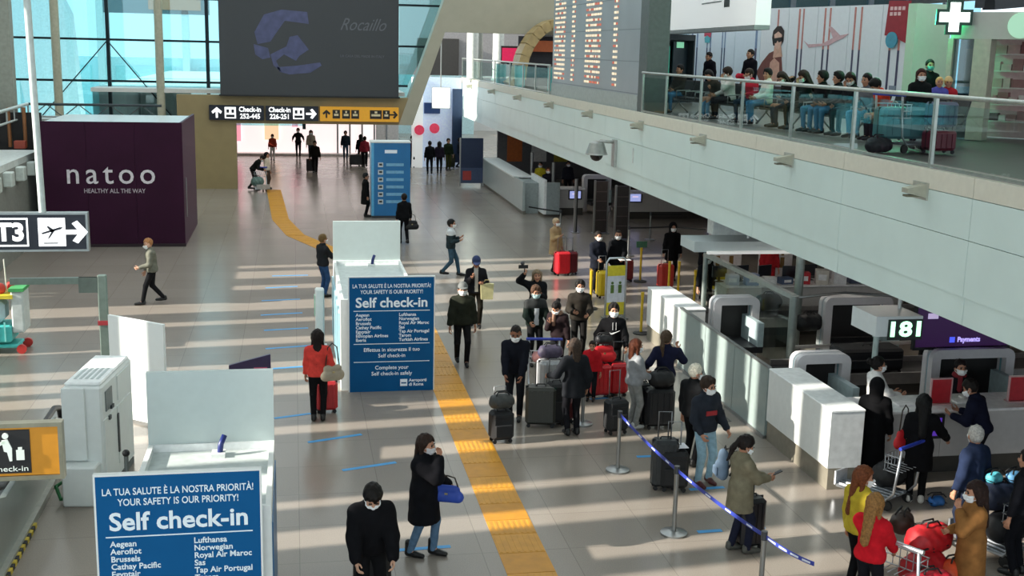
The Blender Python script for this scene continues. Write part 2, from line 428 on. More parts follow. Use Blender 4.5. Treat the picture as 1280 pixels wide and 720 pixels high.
    def top_sd(p):
        d = [seg(p, pel+R0((-.055, 0, -.0)), pel+R0((.055, 0, -.0)), .124*s+b, .124*s+b, (FY, 1.06)), seg(p, pel, chest, .128*s+b, .140*s+b, (FY, 1.12)),
             seg(p, up((-.09, 0, .38)), up((.09, 0, .38)), .108*s+b, .108*s+b, (FY, 1.12)), seg(p, sh[0]*.55+sh[1]*.45+RL@R0((0, 0, .035)), sh[1]*.55+sh[0]*.45+RL@R0((0, 0, .035)), .07*s+b, .07*s+b), seg(p, sh[0], sh[1], .052*s+b, .052*s+b), seg(p, neck0, neck0+RL@R0((0, .01, .05)), .068*s+b*.6, .07*s+b*.5)]
        for i in (0, 1):
            d += [seg(p, sh[i], el[i], .058*s+b, .048*s+b), seg(p, el[i], el[i]+(wr[i]-el[i])*.9, .045*s+b, .033*s+b*.9)]
        if coat:
            if seat is None: d.append(seg(p, pel+R0((0, -.01, .05)), np.array((pel[0], pel[1], coat-.16)), .155*s+b, .205*s+b+abs(stride)*.22, ((0, 1, 0), 1.12)))
        d = smin(d, .035)
        nf = (.0045*s)*np.sin(p[:, 2]*38+p[:, 0]*21)*np.sin(p[:, 0]*17+p[:, 1]*29)          # cloth folds
        d = d+nf
        cz = coat if coat else 0
        if coat and seat is None: d = np.maximum(d, cz-p[:, 2])
        else:
            d = np.maximum(d, -((p-(pel+R0((0, 0, -.07))))@(RL@np.array((0, 0, 1.)))))
        return np.maximum(d, (p-up((0, .0, .575)))@(RL@np.array((0, 0, 1.)))*1.0-np.where(abs(p[:, 0]) > .12*s, 9, 0))
    a = np.array([pel, chest, neck0, *sh, *el, *wr] + ([np.array((0, 0, coat))] if coat else [])); lo = a.min(0)-.25; hi = a.max(0)+.17
    if coat: lo[2] = coat-.02
    V, Q = nets(top_sd, lo, hi, vx)
    tm = [M(top, .9, var=.16, scale=11, spec=.12)]; mi = None
    jk = mesh_obj('coat' if coat else 'jacket', np_mesh(V, Q), tm[0], body)
    if shirt or print_ or trim:
        lo_ = (V-up((0, 0, 0)))@RL
        ce = lo_[Q].mean(1); mi = np.zeros(len(Q), int)
        if shirt: jk.data.materials.append(M(shirt, .8)); mi[(ce[:, 1] > .05) & (abs(ce[:, 0]) < .045*s+.02*(ce[:, 2]-.2)) & (ce[:, 2] > -.02)] = 1
        if trim: jk.data.materials.append(M(trim, .8)); mi[(ce[:, 2] > .34*s)] = len(jk.data.materials)-1
        jk.data.polygons.foreach_set('material_index', mi.astype(np.int32)); jk.data.update()
    # shoes
    for i in (0, 1):
        T, TQ = shoe_t(.018 if far else .012, boot)
        mesh_obj('shoe', np_mesh(T*s*1.02, TQ), M(shoes, .45), body, tuple(ank[i]-R0((0, -.02, .085))))
    st = style
    if hood_on: T, TQ = hair_t('hood', hv); mesh_obj('hood', np_mesh(tf(T), TQ), M(top, .9, var=.15, spec=.12), body)
    elif st != 'bald': T, TQ = hair_t(st, hv*1.15); mesh_obj('hair', np_mesh(tf(T), TQ), M(hair, .6, var=.35, scale=40, spec=.2), body)
    if hat: T, TQ = hair_t(hat[0], hv); mesh_obj(hat[0] if hat[0] != 'cap' else 'cap', np_mesh(tf(T), TQ), M(hat[1], .8), body)
    if mask: T, TQ = mask_t(.007 if not far else .011); mesh_obj('face_mask', np_mesh(tf(T), TQ), M(mask if isinstance(mask, str) else '#eef0f0', .7, var=.03), body)
    if scarf:
        V, Q = nets(lambda p: np.maximum(smin([seg(p, up((-.05, .0, .53)), up((.05, .0, .53)), .082*s, .082*s), seg(p, up((.03, .12, .52)), up((.05, .15, .3)), .04, .045)], .03), -9), up((0, 0, .4))-.25, up((0, 0, .5))+.25, vx)
        mesh_obj('scarf', np_mesh(V, Q), M(scarf, .9), body)
    W_ = rotz(-math.radians(heading))
    info = {'o': body, 'wr': [W_@w+np.array(loc) for w in wr], 'pel': W_@pel+np.array(loc), 'chest': W_@chest+np.array(loc), 'head': W_@head_c+np.array(loc), 'heading': heading, 's': s, 'W': W_, 'loc': np.array(loc)}
    info['to'] = lambda v: Vector(W_@(np.array(v, float)*s)+np.array(loc))
    PEOPLE.append(info); return info
# ================================================================== the setting
XD, ZD, ZS = 9.38, 4.95, 2.89          # deck edge, deck floor, soffit
def floor_mat():
    m = bpy.data.materials.new('polished_floor'); m.use_nodes = True; nt = m.node_tree; b = nt.nodes['Principled BSDF']
    tc = nt.nodes.new('ShaderNodeTexCoord'); br = nt.nodes.new('ShaderNodeTexBrick')
    br.inputs['Scale'].default_value = 1.0; br.inputs['Brick Width'].default_value = 1.2; br.inputs['Row Height'].default_value = 1.2
    br.inputs['Mortar Size'].default_value = .006; br.offset = 0
    br.inputs['Color1'].default_value = (*lin('#938a80'), 1); br.inputs['Color2'].default_value = (*lin('#8e857b'), 1); br.inputs['Mortar'].default_value = (*lin('#7d746a'), 1)
    nt.links.new(tc.outputs['Object'], br.inputs['Vector'])
    nz = nt.nodes.new('ShaderNodeTexNoise'); nz.inputs['Scale'].default_value = 60; nz.inputs['Detail'].default_value = 4
    nt.links.new(tc.outputs['Object'], nz.inputs['Vector'])
    mx = nt.nodes.new('ShaderNodeMixRGB'); mx.blend_type = 'OVERLAY'; mx.inputs[0].default_value = .22
    nt.links.new(br.outputs['Color'], mx.inputs[1]); nt.links.new(nz.outputs['Fac'], mx.inputs[2]); nt.links.new(mx.outputs[0], b.inputs['Base Color'])
    n2 = nt.nodes.new('ShaderNodeTexNoise'); n2.inputs['Scale'].default_value = .7; nt.links.new(tc.outputs['Object'], n2.inputs['Vector'])
    mr = nt.nodes.new('ShaderNodeMapRange'); mr.inputs['To Min'].default_value = .15; mr.inputs['To Max'].default_value = .27
    nt.links.new(n2.outputs['Fac'], mr.inputs['Value']); nt.links.new(mr.outputs[0], b.inputs['Roughness'])
    b.inputs['Specular IOR Level'].default_value = .28
    return m
FLOOR = floor_mat()
struct('floor', FLOOR, (-16, 34, 2, 120, -.2, 0))
beige = M('#9c8a62', .5, var=.05, scale=2)
# left glass facade: solid strips between tall narrow openings that let the low sun in
rng = random.Random(4); fb = []; y = -4.0
fb.append((-16.3, -16, -6, 59, 0, 2.6)); fb.append((-16.3, -16, -6, 59, 12.6, 14.2))
while y < 33.5:
    w = rng.choice((.35, .5, .8, 1.0, 1.5)); fb.append((-16.3, -16, y, y+w, 2.6, 12.6)); y += w+rng.choice((.3, .45, .6, 1.1))
fb.append((-16.3, -16, y, 59, 2.6, 12.6))
struct('wall_left', M('#c9c7c0', .7), *fb)
struct('wall_right', M('#5c5a58', .7), (34, 34.3, 2, 120, 0, ZD), (34, 34.3, 2, 120, 9.6, 14.2))
# roof: unseen deep white louvre beams, shaped to admit sky and block low sun
ce = [(-16, 34, yy, yy+.5, 12.7, 14.2) for yy in range(-4, 58, 12)]+[(-9, 5.2, 56.1, 96, 4.32, 4.5)]
ce.append((-9, 34, -6, 18, 14.2, 14.4))  # unseen slab added over the near hall to shade its floor
xx = -16.0
while xx < 34: ce.append((xx, xx+.35, -6, 58.5 if xx < 5 else 100, 12.4, 14.2)); xx += 2.6
struct('ceiling', M('#dcdcd8', .8, var=.03), *ce)
# back wall with the wide opening
YB = 55.4
struct('wall_back', beige, (-5.2, -2.6, YB, YB+.6, 0, 4.28), (-2.6, 5.45, YB, YB+.6, 3.02, 4.28))
st = MB(); st.prism([(4.85, 3.02), (5.5, 3.02), (7.0, 7.35), (16, 7.35), (16, 10.5), (7.55, 10.5)], 1, YB-.05, YB+.9)
tag(st.build('trim_1', M('#b0ab98', .55, var=.04, scale=2)), kind='structure')
# upper glass wall beside and behind the screen
YG = 58.0; tint = glass('#cdf0f4', .90, .02); dark = M('#1d2a30', .4, .6)
win = thing('window_1', None, None, (0, YG, 0)); win['kind'] = 'structure'
xs = [-16.8, -12.9, -8.43, -3.95, .5, 5.0, 9.45]; zs = [2.7, 4.75, 6.65, 8.6, 10.6]
for i in range(4):
    for j in range(len(zs)-1): part('pane', tint, win, (xs[i]+.06, xs[i+1]-.06, -.02, .02, zs[j]+.05, zs[j+1]-.05))
sx_ = lambda z: 5.35+(z-4.4)*.47                     # the glass ends along the slanting strut
for z0, z1 in zip(zs[1:-1], zs[2:]): MB().prism([(.56, z0+.05), (sx_(z0), z0+.05), (sx_(z1), z1-.05), (.56, z1-.05)], 1, -.02, .02).build('pane', tint, win)
for i, x in enumerate(xs[:5]): part('mullion', dark, win, (x-.08, x+.08, -.14, .10, 2.6, 12.4))
for z in zs[1:]: part('transom', dark, win, (-16.8, sx_(z), -.10, .08, z-.05, z+.05))
for i, (xa, xb) in enumerate(((-8.43, -11.9), (-8.43, -5.2))):
    part_ = MB().cyl((xa, -.3, 6.6), (xb, -.3, 2.6), .03, n=6).build('brace_cable', dark, win)
part('sill', M('#b9b9b0', .6), win, (-16.8, -4.6, -.5, .2, 2.2, 2.7))
# outside the glass: neighbouring terminal and a pale portal leg
ob = thing('neighbouring_terminal', 'pale glazed terminal building seen through the far window wall', 'building', (0, 92, 0))
part('wall', M('#c4e6ea', .6), ob, (-40, 14, 0, 8, 0, 5.4)); part('roof_band', M('#8e969a', .6), ob, (-40, 14, -1.2, 1, 11.6, 12.6))
part('sign_band', M('#5d6a73', .6), ob, (-13.5, -6, -1.0, -.6, 8.6, 10.8)); part('sign_panel', M('#b5785c', .5), ob, (-10.3, -6.6, -1.1, -1.0, 8.9, 9.8))
for i in range(9): part('column', M('#c5d5d6', .5), ob, (-38+i*6, -37.5+i*6, -1, -.4, 0, 11.2))
for i in range(8): part('window', M('#a9dce0', .2), ob, (-36.9+i*6, -32.6+i*6, -.08, .02, 1.2, 4.8))
lg = MB(); lg.prism([(-14.2, -1), (-11.6, -1), (-12.2, 8), (-12.9, 9.6), (-15.2, 9.6), (-15.6, 8.8)], 1, 70, 71.5)
tag(lg.build('portal_leg', M('#d7dce0', .5)), 'white rounded concrete leg standing outside the left window', 'pillar')
for px, x0, lab in ((70, None, 'slim beige column left, rising in front of the window wall'), (199, None, 'slim beige column nearer the dark screen, in front of the window wall')):
    p = atY(px, 60, 56.2); c = thing('window_column', lab, 'column', (p.x, 56.2, 0), group='columns before the window wall')
    MB().cyl((0, 0, 0), (0, 0, 12.6), .19, n=14).build('shaft', M('#b4b19c', .5), c); MB().cyl((0, 0, 0), (0, 0, .12), .3, n=14).build('base_plate', M('#8a887c', .5), c)
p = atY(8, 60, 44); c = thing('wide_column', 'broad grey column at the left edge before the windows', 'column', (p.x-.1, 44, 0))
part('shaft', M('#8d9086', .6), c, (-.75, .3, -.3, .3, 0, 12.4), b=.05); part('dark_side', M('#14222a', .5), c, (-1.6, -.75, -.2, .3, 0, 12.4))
# far hall
struct('wall_far', M('#e9e6e4', .6, var=.03), (-9, 5.2, 96, 96.4, 0, 4.3), (5.2, 30, 96, 96.4, 0, 14), (-9.3, -9, 58.4, 96.4, 0, 4.3))
far = thing('lit_shop', 'brightly lit white shop front beyond the wide opening', 'shop', (0, 73, 0))
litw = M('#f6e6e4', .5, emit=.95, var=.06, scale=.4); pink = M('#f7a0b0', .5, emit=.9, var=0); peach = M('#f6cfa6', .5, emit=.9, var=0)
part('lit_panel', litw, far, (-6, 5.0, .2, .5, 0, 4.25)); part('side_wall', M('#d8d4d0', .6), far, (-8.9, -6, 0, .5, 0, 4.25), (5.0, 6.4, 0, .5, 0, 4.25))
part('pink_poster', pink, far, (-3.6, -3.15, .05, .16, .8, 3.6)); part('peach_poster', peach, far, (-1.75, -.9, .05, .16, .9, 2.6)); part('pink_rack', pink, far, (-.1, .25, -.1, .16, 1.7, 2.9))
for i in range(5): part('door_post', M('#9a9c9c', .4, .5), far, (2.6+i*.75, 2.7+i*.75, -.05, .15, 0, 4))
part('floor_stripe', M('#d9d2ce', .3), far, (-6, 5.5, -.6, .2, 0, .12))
g2 = thing('glass_shop_corner', 'bluish glazed shop corner with red round posters past the slanting strut', 'shop', (0, 66, 0))
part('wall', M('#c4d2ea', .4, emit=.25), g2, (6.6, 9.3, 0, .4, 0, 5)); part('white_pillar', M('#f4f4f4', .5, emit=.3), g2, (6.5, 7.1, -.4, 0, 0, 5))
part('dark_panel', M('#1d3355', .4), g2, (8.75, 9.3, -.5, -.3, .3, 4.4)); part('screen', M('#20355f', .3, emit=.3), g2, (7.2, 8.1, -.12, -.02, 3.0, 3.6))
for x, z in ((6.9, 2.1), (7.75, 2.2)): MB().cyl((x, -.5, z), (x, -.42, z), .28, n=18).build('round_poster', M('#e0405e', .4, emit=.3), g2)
# deck: floor slab, soffit, fascia panels
struct('floor_upper', M('#6b6661', .35, var=.08, scale=3), (XD+.12, 34, -6, 70, ZS+.14, ZD-.02))
struct('trim_2', M('#3a3b3d', .7), (XD+.12, 34, -6, 70, ZS, ZS+.14))
fas = thing('wall_upper', None, None); fas['kind'] = 'structure'
fm = M('#e0f1ec', .38, var=.025, scale=1.3); cap = M('#e4dfcf', .5, var=.03)
rows = [(4.70, ZD+.04, 0.0, cap, 'cap_panel'), (4.10, 4.69, .0, fm, 'fascia_panel'), (3.28, 4.09, .0, fm, 'fascia_panel'), (ZS-.02, 3.27, .03, fm, 'fascia_panel')]
ys = [-6, 6.0, 11.0, 14.9, 18.9, 22.9, 26.9, 30.9, 34.9, 38.9, 42.9, 46.9, 50.9, 54.9, 59, 63, 67]
for a, bb in zip(ys[:-1], ys[1:]):
    for z0, z1, off, m_, n_ in rows: part(n_, m_, fas, (XD+off, XD+.12, a+.006, bb-.006, z0, z1))
part('joint_strip', M('#7d8a88', .6), fas, (XD+.06, XD+.12, -6, 67, ZS, ZD))
part('end_panel', fm, fas, (XD, XD+1.2, 67, 67.1, ZS, ZD))
# yellow tactile path: plates, smooth and ribbed by turns
tp = thing('tactile_path', 'yellow tactile guide path of ribbed and smooth plates on the floor', 'floor path')
ysm, yrb = M('#c98a1a', .5, var=.08, scale=6), M('#cf9224', .5, var=.08, scale=6)
def plate(c, d, w, l, ribbed):
    n = Vector((-d.y, d.x)); m = MB()
    def q(u, v, z): return (c.x+d.x*u+n.x*v, c.y+d.y*u+n.y*v, z)
    def bx(u0, u1, v0, v1, z0, z1):
        m.add([q(u, v, z) for z in (z0, z1) for v in (v0, v1) for u in (u0, u1)], [(0, 2, 3, 1), (4, 5, 7, 6), (0, 1, 5, 4), (2, 6, 7, 3), (0, 4, 6, 2), (1, 3, 7, 5)])
    bx(0, l-.012, -w/2, w/2, 0, .006)
    if ribbed:
        for k in range(8): v = -w/2+w*(k+.5)/8; bx(.02, l-.03, v-.018, v+.018, .006, .011)
    m.build('ribbed_plate' if ribbed else 'smooth_plate', yrb if ribbed else ysm, tp)
route = [Vector((2.92, 8.0)), Vector((2.98, 33.2)), Vector((.0, 41.6)), Vector((-.55, 45.5)), Vector((-.95, 55.0))]
k = 0
for a, bb in zip(route[:-1], route[1:]):
    L = (bb-a).length; d = (bb-a).normalized(); u = 0
    while u < L-.05:
        l = min(.62 if k % 3 else .5, L-u); plate(a+d*u, d, .64, l, k % 3 != 1); u += l; k += 1
# blue tapes on the floor
tm_ = M('#3f9bd8', .5, var=.08)
tapes = [(428, 588, 495, 578, 'blue floor tape strip left of the woman in the black coat'), (385, 553, 452, 543, 'blue floor tape strip below the red-jacket woman, second from the sign'), (343, 523, 388, 517, 'short blue floor tape beside the red-jacket woman\'s feet'),
 (495, 688, 563, 683, 'blue floor tape under the black-coat woman\'s boots'), (327, 376, 375, 374, 'thin blue floor tape, third from the far end of the row'), (332, 360, 372, 358, 'thin blue floor tape, second from the far end of the row'), (340, 345, 385, 344, 'farthest thin blue floor tape of the row'),
 (326, 394, 378, 391, 'thin blue floor tape, fourth from the far end of the row'), (330, 413, 385, 410, 'thin blue floor tape, fifth from the far end of the row'), (332, 436, 388, 432, 'blue floor tape just above the red-jacket woman\'s head'), (340, 461, 382, 458, 'blue floor tape level with the red-jacket woman\'s elbow'),
 (796, 571, 822, 570, 'short blue floor tape between the chrome post and the grey suitcase'), (862, 612, 905, 609, 'blue floor tape beside the dark red shoes'), (872, 665, 902, 663, 'blue floor tape left of the olive coat woman'), (935, 662, 955, 659, 'blue floor tape right of the olive coat woman'), (738, 499, 760, 497, 'blue floor tape by the red suitcases')]
for x0, y0, x1, y1, lab in tapes:
    a, bb = at(x0, y0), at(x1, y1); o = MB().beam(a+Vector((0, 0, .002)), bb+Vector((0, 0, .002)), .085, .004).build('floor_tape', tm_); tag(o, lab, 'floor tape', 'blue distance tapes on the floor')
# unseen glowing panels added under the soffit to brighten the desks
sl_ = M('#fff6ea', .5, emit=7.0, var=0)
for i, (x, y) in enumerate([(x_, y_) for y_ in (20.2, 24.0, 28.5, 34, 41, 48) for x_ in (11.2, 14.6)]):
    t = thing('added_soffit_light', ('outer' if x < 12 else 'inner') + ' added unseen light panel under the deck, ' + ('first', 'second', 'third', 'fourth', 'fifth', 'sixth')[i//2] + ' row from the near end', 'light', (x, y, ZS-.03), group='added lights under the deck'); part('housing', M('#c8c8c4', .5), t, (-.65, .65, -.2, .2, 0, .03)); part('diffuser', sl_, t, (-.6, .6, -.16, .16, -.012, 0))
# ================================================================== signs, screens, boards
steel = M(STEEL, .35, .85, var=.04); white = M(WHITE, .45, var=.03); blackm = M(BLACK, .5); greyp = M('#b9c2c0', .5, var=.03)
lit = M('#ffffff', .5, emit=.9, var=0); navy = M('#141b2a', .4, var=.04)
def rect_frame(mb, x0, x1, z0, z1, t, y0, y1):
    for q in ((x0, x1, z0, z0+t), (x0, x1, z1-t, z1), (x0, x0+t, z0+t, z1-t), (x1-t, x1, z0+t, z1-t)): mb.box(q[0], q[1], y0, y1, q[2], q[3])
def arrow(mb, cx, cz, s, ang, y0, y1):
    pts = [(-.5, -.1), (.12, -.1), (-.1, -.38), (.12, -.5), (.55, 0), (.12, .5), (-.1, .38), (.12, .1), (-.5, .1)]
    c, n = math.cos(ang), math.sin(ang); P = [(cx+s*(x*c-z*n), cz+s*(x*n+z*c)) for x, z in pts]
    mid = len(P); mb.prism([P[0], P[1], P[7], P[8]], 1, y0, y1); mb.prism([P[1], P[2], P[3], P[4], P[4], P[1]][:4]+[P[4]], 1, y0, y1); mb.prism([P[4], P[5], P[6], P[7]], 1, y0, y1); mb.prism([P[1], P[4], P[7]], 1, y0, y1)
# dark advertising screen
bb = thing('advertising_screen', 'large dark advertising screen with faint blue figure above the direction signs', 'screen', (0, YB-.35, 0))
part('panel', M('#35383b', .35, var=.03), bb, (-3.24, 4.82, 0, .3, 4.32, 9.6)); part('bottom_frame', blackm, bb, (-3.3, 4.88, -.03, .3, 4.26, 4.33))
bl = M('#4f5478', .5, emit=.02, var=.2, scale=3)
def blob(pts, nm):
    m = MB(); m.prism([(atY(x, y, YB-.36).x, atY(x, y, YB-.36).z) for x, y in pts], 1, -.02, -.004); m.build(nm, bl, bb)
blob([(318, 40), (330, 18), (352, 12), (384, 15), (386, 30), (372, 28), (356, 26), (346, 40), (338, 52), (322, 55)], 'figure_hair')
blob([(317, 55), (335, 60), (338, 72), (328, 74), (319, 68)], 'figure_neck'); blob([(338, 68), (358, 58), (362, 46), (372, 44), (386, 62), (374, 70), (370, 76), (355, 68), (345, 76), (352, 90), (342, 82)], 'figure_shoulder')
blob([(346, 84), (372, 82), (400, 78), (402, 82), (388, 91), (362, 93), (350, 90)], 'figure_base')
tx = M('#63666c', .5, emit=.02)
text('Rocaillo', .78, tx, bb, (3.15, -.01, 7.55), name='script_lettering', shear=.5, width=2.1); text('LA CASA DEL MADE IN ITALY', .16, tx, bb, (3.15, -.01, 6.15), name='small_lettering', width=2.0)
# direction signs on the lintel
def dsign(x0, x1, mat, lab): 
    t = thing('direction_sign', lab, 'sign', (0, YB-.2, 0), group='direction signs above the opening'); part('panel', mat, t, (x0, x1, 0, .16, 3.17, 3.84)); return t
ds = dsign(-3.77, -1.34, navy, 'black direction sign with up arrow, check-in 252-445'); m = MB(); arrow(m, -3.43, 3.5, .46, math.pi/2, -.02, 0); m.build('arrow', lit, ds)
def icon(t, x0, kind='desk'):
    part('icon_tile', lit, t, (x0, x0+.5, -.02, 0, 3.25, 3.76)); m = MB()
    m.box(x0+.08, x0+.20, -.03, -.02, 3.5, 3.66).box(x0+.30, x0+.42, -.03, -.02, 3.5, 3.66).box(x0+.06, x0+.44, -.03, -.02, 3.3, 3.42); m.build('icon_mark', navy, t)
icon(ds, -3.08); text('Check-in\n252-445', .31, lit, ds, (-1.95, -.01, 3.5), bold=.008, width=.98)
ds = dsign(-1.25, 1.13, navy, 'black direction sign with right arrow, check-in 226-251'); m = MB(); arrow(m, .8, 3.5, .46, 0, -.02, 0); m.build('arrow', lit, ds); icon(ds, -.02); text('Check-in\n226-251', .31, lit, ds, (-.62, -.01, 3.5), bold=.008, width=.98)
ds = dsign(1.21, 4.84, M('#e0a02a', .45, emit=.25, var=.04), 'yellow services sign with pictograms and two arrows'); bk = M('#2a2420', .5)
m = MB(); arrow(m, 1.5, 3.5, .36, math.pi/2, -.02, 0); arrow(m, 4.6, 3.5, .36, 0, -.02, 0); m.build('arrow', bk, ds)
for x, w in ((1.78, .34), (2.22, .36), (2.64, .36), (3.5, .55), (4.1, .32)):
    part('pictogram_tile', bk, ds, (x, x+w, -.02, 0, 3.3, 3.7)); part('pictogram', M('#e9d9b0', .5), ds, (x+.07, x+w-.07, -.03, -.02, 3.42, 3.52), (x+w*.4, x+w*.62, -.03, -.02, 3.56, 3.65))
# purple shop box
nb = thing('shop_hoarding', 'dark purple hoarding box with white natoo lettering', 'hoarding', (0, 0, 0)); plum = M('#33122a', .6, var=.10, scale=1.2, spec=.15)
xs = [-8.05, -6.55, -5.05, -3.56]
for a, c in zip(xs[:-1], xs[1:]): part('front_panel', plum, nb, (a+.004, c-.004, 39.35, 39.43, .0, 4.05))
part('side_panel', M('#43203a', .5, var=.06, spec=.2), nb, (-3.64, -3.56, 39.43, 44.4, 0, 4.05)); part('core', M('#2a1022', .6), nb, (-8.0, -3.65, 39.44, 44.4, 0, 3.9)); part('roof', M('#cfd4d2', .3), nb, (-8.0, -3.65, 39.6, 44.4, 3.9, 3.98)); part('base_strip', M('#221018', .6), nb, (-8.05, -3.54, 39.33, 39.36, 0, .1))
part('door_pull', steel, nb, (-3.55, -3.52, 40.0, 40.06, .9, 2.2)); text('natoo', .98, M('#d9d2d6', .5), nb, (-5.82, 39.345, 2.37), bold=.004, width=2.72, space=1.3); text('HEALTHY ALL THE WAY', .2, M('#bdb2b8', .5), nb, (-5.72, 39.345, 1.83), bold=.002, width=1.9)
# truss bridge behind the hoarding
tb = thing('truss_walkway', 'steel truss walkway railing running above the purple hoarding', 'walkway', (0, 44.9, 0)); sm = M('#a9b0b0', .4, .5)
part('deck_edge', M('#c5c8c4', .5), tb, (-14.5, -4.4, 0, 1.4, 3.62, 3.78)); MB().cyl((-9.4, 0, 4.30), (-4.75, 0, 4.30), .05, n=6).build('top_chord', M('#243236', .4), tb); MB().cyl((-9.4, 0, 3.86), (-4.75, 0, 3.86), .035, n=6).build('bottom_chord', sm, tb)
MB().cyl((-9.4, 0, 4.30), (-9.3, -9, 4.2), .06, n=6).build('side_rail', M('#c0c8c4', .4), tb); MB().cyl((-9.4, 0, 3.86), (-9.3, -9, 3.8), .04, n=6).build('side_rail', M('#c0c8c4', .4), tb)
for i in range(8): MB().cyl((-9.38, -i*1.1, 3.85), (-9.38, -i*1.1, 4.28), .03, n=5).build('baluster', sm, tb)
for i in range(4):
    x = -9.3+i*1.1; MB().cyl((x, 0, 3.86), (x+.55, 0, 4.3), .02, n=5).build('truss_web', M('#4d5a5c', .4), tb); MB().cyl((x+.55, 0, 4.3), (x+1.1, 0, 3.86), .02, n=5).build('truss_web', M('#4d5a5c', .4), tb)
# T3 hanging sign
t3 = thing('hanging_sign', 'hanging black T3 departures sign with white aircraft and arrow', 'sign', (0, 18, 0)); part('panel', navy, t3, (-4.9, -3.05, 0, .12, 3.55, 4.07))
m = MB(); rect_frame(m, -4.92, -3.02, 3.52, 4.1, .03, -.01, .13); m.build('frame', M('#8f9696', .35, .6), t3); MB().cyl((-3.66, .06, 4.1), (-3.78, .06, 12.6), .05, n=10).build('hanger_pole', M('#cdd6d2', .4), t3)
text('T3', .36, lit, t3, (-4.11, -.01, 3.8), bold=.014); m = MB(); rect_frame(m, -4.6, -3.86, 3.6, 4.02, .022, -.014, 0); m.build('outline', lit, t3)
part('icon_tile', lit, t3, (-3.72, -3.34+.0, -.012, 0, 3.6, 4.02)); m = MB(); m.prism([(-3.68, 3.80), (-3.66, 3.78), (-3.40, 3.855), (-3.37, 3.885), (-3.42, 3.885), (-3.56, 3.84)], 1, -.022, -.012); m.prism([(-3.60, 3.9), (-3.57, 3.9), (-3.48, 3.83), (-3.54, 3.81)], 1, -.022, -.012); m.prism([(-3.60, 3.70), (-3.56, 3.73), (-3.49, 3.83), (-3.53, 3.82)], 1, -.022, -.012); m.box(-3.65, -3.45, -.022, -.012, 3.64, 3.655); m.build('aircraft_mark', navy, t3)
m = MB(); arrow(m, -3.21, 3.81, .34, 0, -.014, 0); m.build('arrow', lit, t3)
# yellow self check-in sign, bottom left
ys_ = thing('self_checkin_direction_sign', 'yellow and black self check-in pictogram sign by the escalator', 'sign', (0, 12.5, 0)); part('panel', M('#c8861a', .45, emit=.12, var=.05), ys_, (-4.2, -2.50, 0, .08, 2.05, 2.58)); m = MB(); rect_frame(m, -4.24, -2.46, 2.0, 2.63, .045, -.02, .1); m.build('frame', M('#8c8a78', .35, .6), ys_)
part('black_tile', blackm, ys_, (-3.6, -2.79, -.012, 0, 2.08, 2.56)); w_ = M('#d8e0d8', .5, emit=.3, var=0); m = MB(); m.cyl((-3.03, -.03, 2.5), (-3.03, -.012, 2.5), .032, n=12); m.prism([(-3.07, 2.45), (-3.01, 2.46), (-2.97, 2.36), (-2.975, 2.22), (-3.0, 2.22), (-3.02, 2.32), (-3.05, 2.33)], 1, -.026, -.012); m.prism([(-3.13, 2.41), (-3.12, 2.38), (-3.03, 2.42), (-3.04, 2.45)], 1, -.026, -.012); m.box(-2.93, -2.85, -.026, -.012, 2.23, 2.34).box(-2.91, -2.87, -.026, -.012, 2.34, 2.37); m.build('pictogram', w_, ys_)
text('self check-in', .085, w_, ys_, (-2.815, -.012, 2.13), align='RIGHT', width=.52); 
for x in (-4.0,): MB().cyl((x, .04, 0), (x, .04, 2.0), .05).build('post', steel, ys_); MB().cyl((x, .04, 0), (x, .04, .03), .22, n=18).build('foot', steel, ys_)
# ------------------------------------------------------------------ blue self check-in boards and their white kiosks
blue = M('#0a5990', .6, var=.05, scale=2, spec=.15); lt = M('#dfeaf0', .5, emit=.12, var=0); cyan = M('#bfe6ee', .35)
def board(lab, x0, Y):
    t = thing('self_checkin_board', lab, 'sign', (x0, Y, 0), group='blue self check-in boards'); w, h_ = 1.63, 2.27
    part('board', blue, t, (0, w, 0, .06, .0, h_)); part('edge', white, t, (-.02, 0, 0, .07, 0, h_), (w, w+.02, 0, .07, 0, h_), (-.02, w+.02, 0, .07, h_, h_+.02))
    c = w/2; L = lambda s, sz, z, **k: text(s, sz, lt, t, (k.pop('x', c), -.004, z), ext=.003, **k)
    L('LA TUA SALUTE È LA NOSTRA PRIORITÀ!', .105, 2.10, width=1.50, bold=.001); L('YOUR SAFETY IS OUR PRIORITY!', .105, 1.985, width=1.20, bold=.001); L('Self check-in', .27, 1.77, width=1.38, bold=.006)
    for z in (1.615, .96, .60): part('rule', lt, t, (.08, w-.08, -.006, 0, z-.006, z+.006))
    for i, s in enumerate(('Aegean', 'Aeroflot', 'Brussels', 'Cathay Pacific', 'Egyptair', 'Ethiopian Airlines', 'Iberia')): L(s, .088, 1.535-i*.083, x=.12, align='LEFT', bold=.0015)
    for i, s in enumerate(('Lufthansa', 'Norwegian', 'Royal Air Maroc', 'Sas', 'Tap Air Portugal', 'Tarom', 'Turkish Airlines')): L(s, .088, 1.535-i*.083, x=.95, align='LEFT', bold=.0015)
    L('Effettua in sicurezza il tuo', .105, .84, bold=.001); L('Self check-in', .105, .72, bold=.001); L('Complete your', .105, .48, bold=.001); L('Self check-in safely', .105, .36, bold=.001)
    L('Aeroporti\ndi Roma', .085, .17, x=1.15, align='LEFT', bold=.002); part('logo', lt, t, (.98, 1.12, -.006, 0, .10, .24)); part('logo_wing', blue, t, (1.0, 1.1, -.009, -.006, .15, .175))
board('big blue self check-in board in the left foreground', -2.03, 11.75); board('blue self check-in board further off, beside the yellow path', 1.0, 22.05)
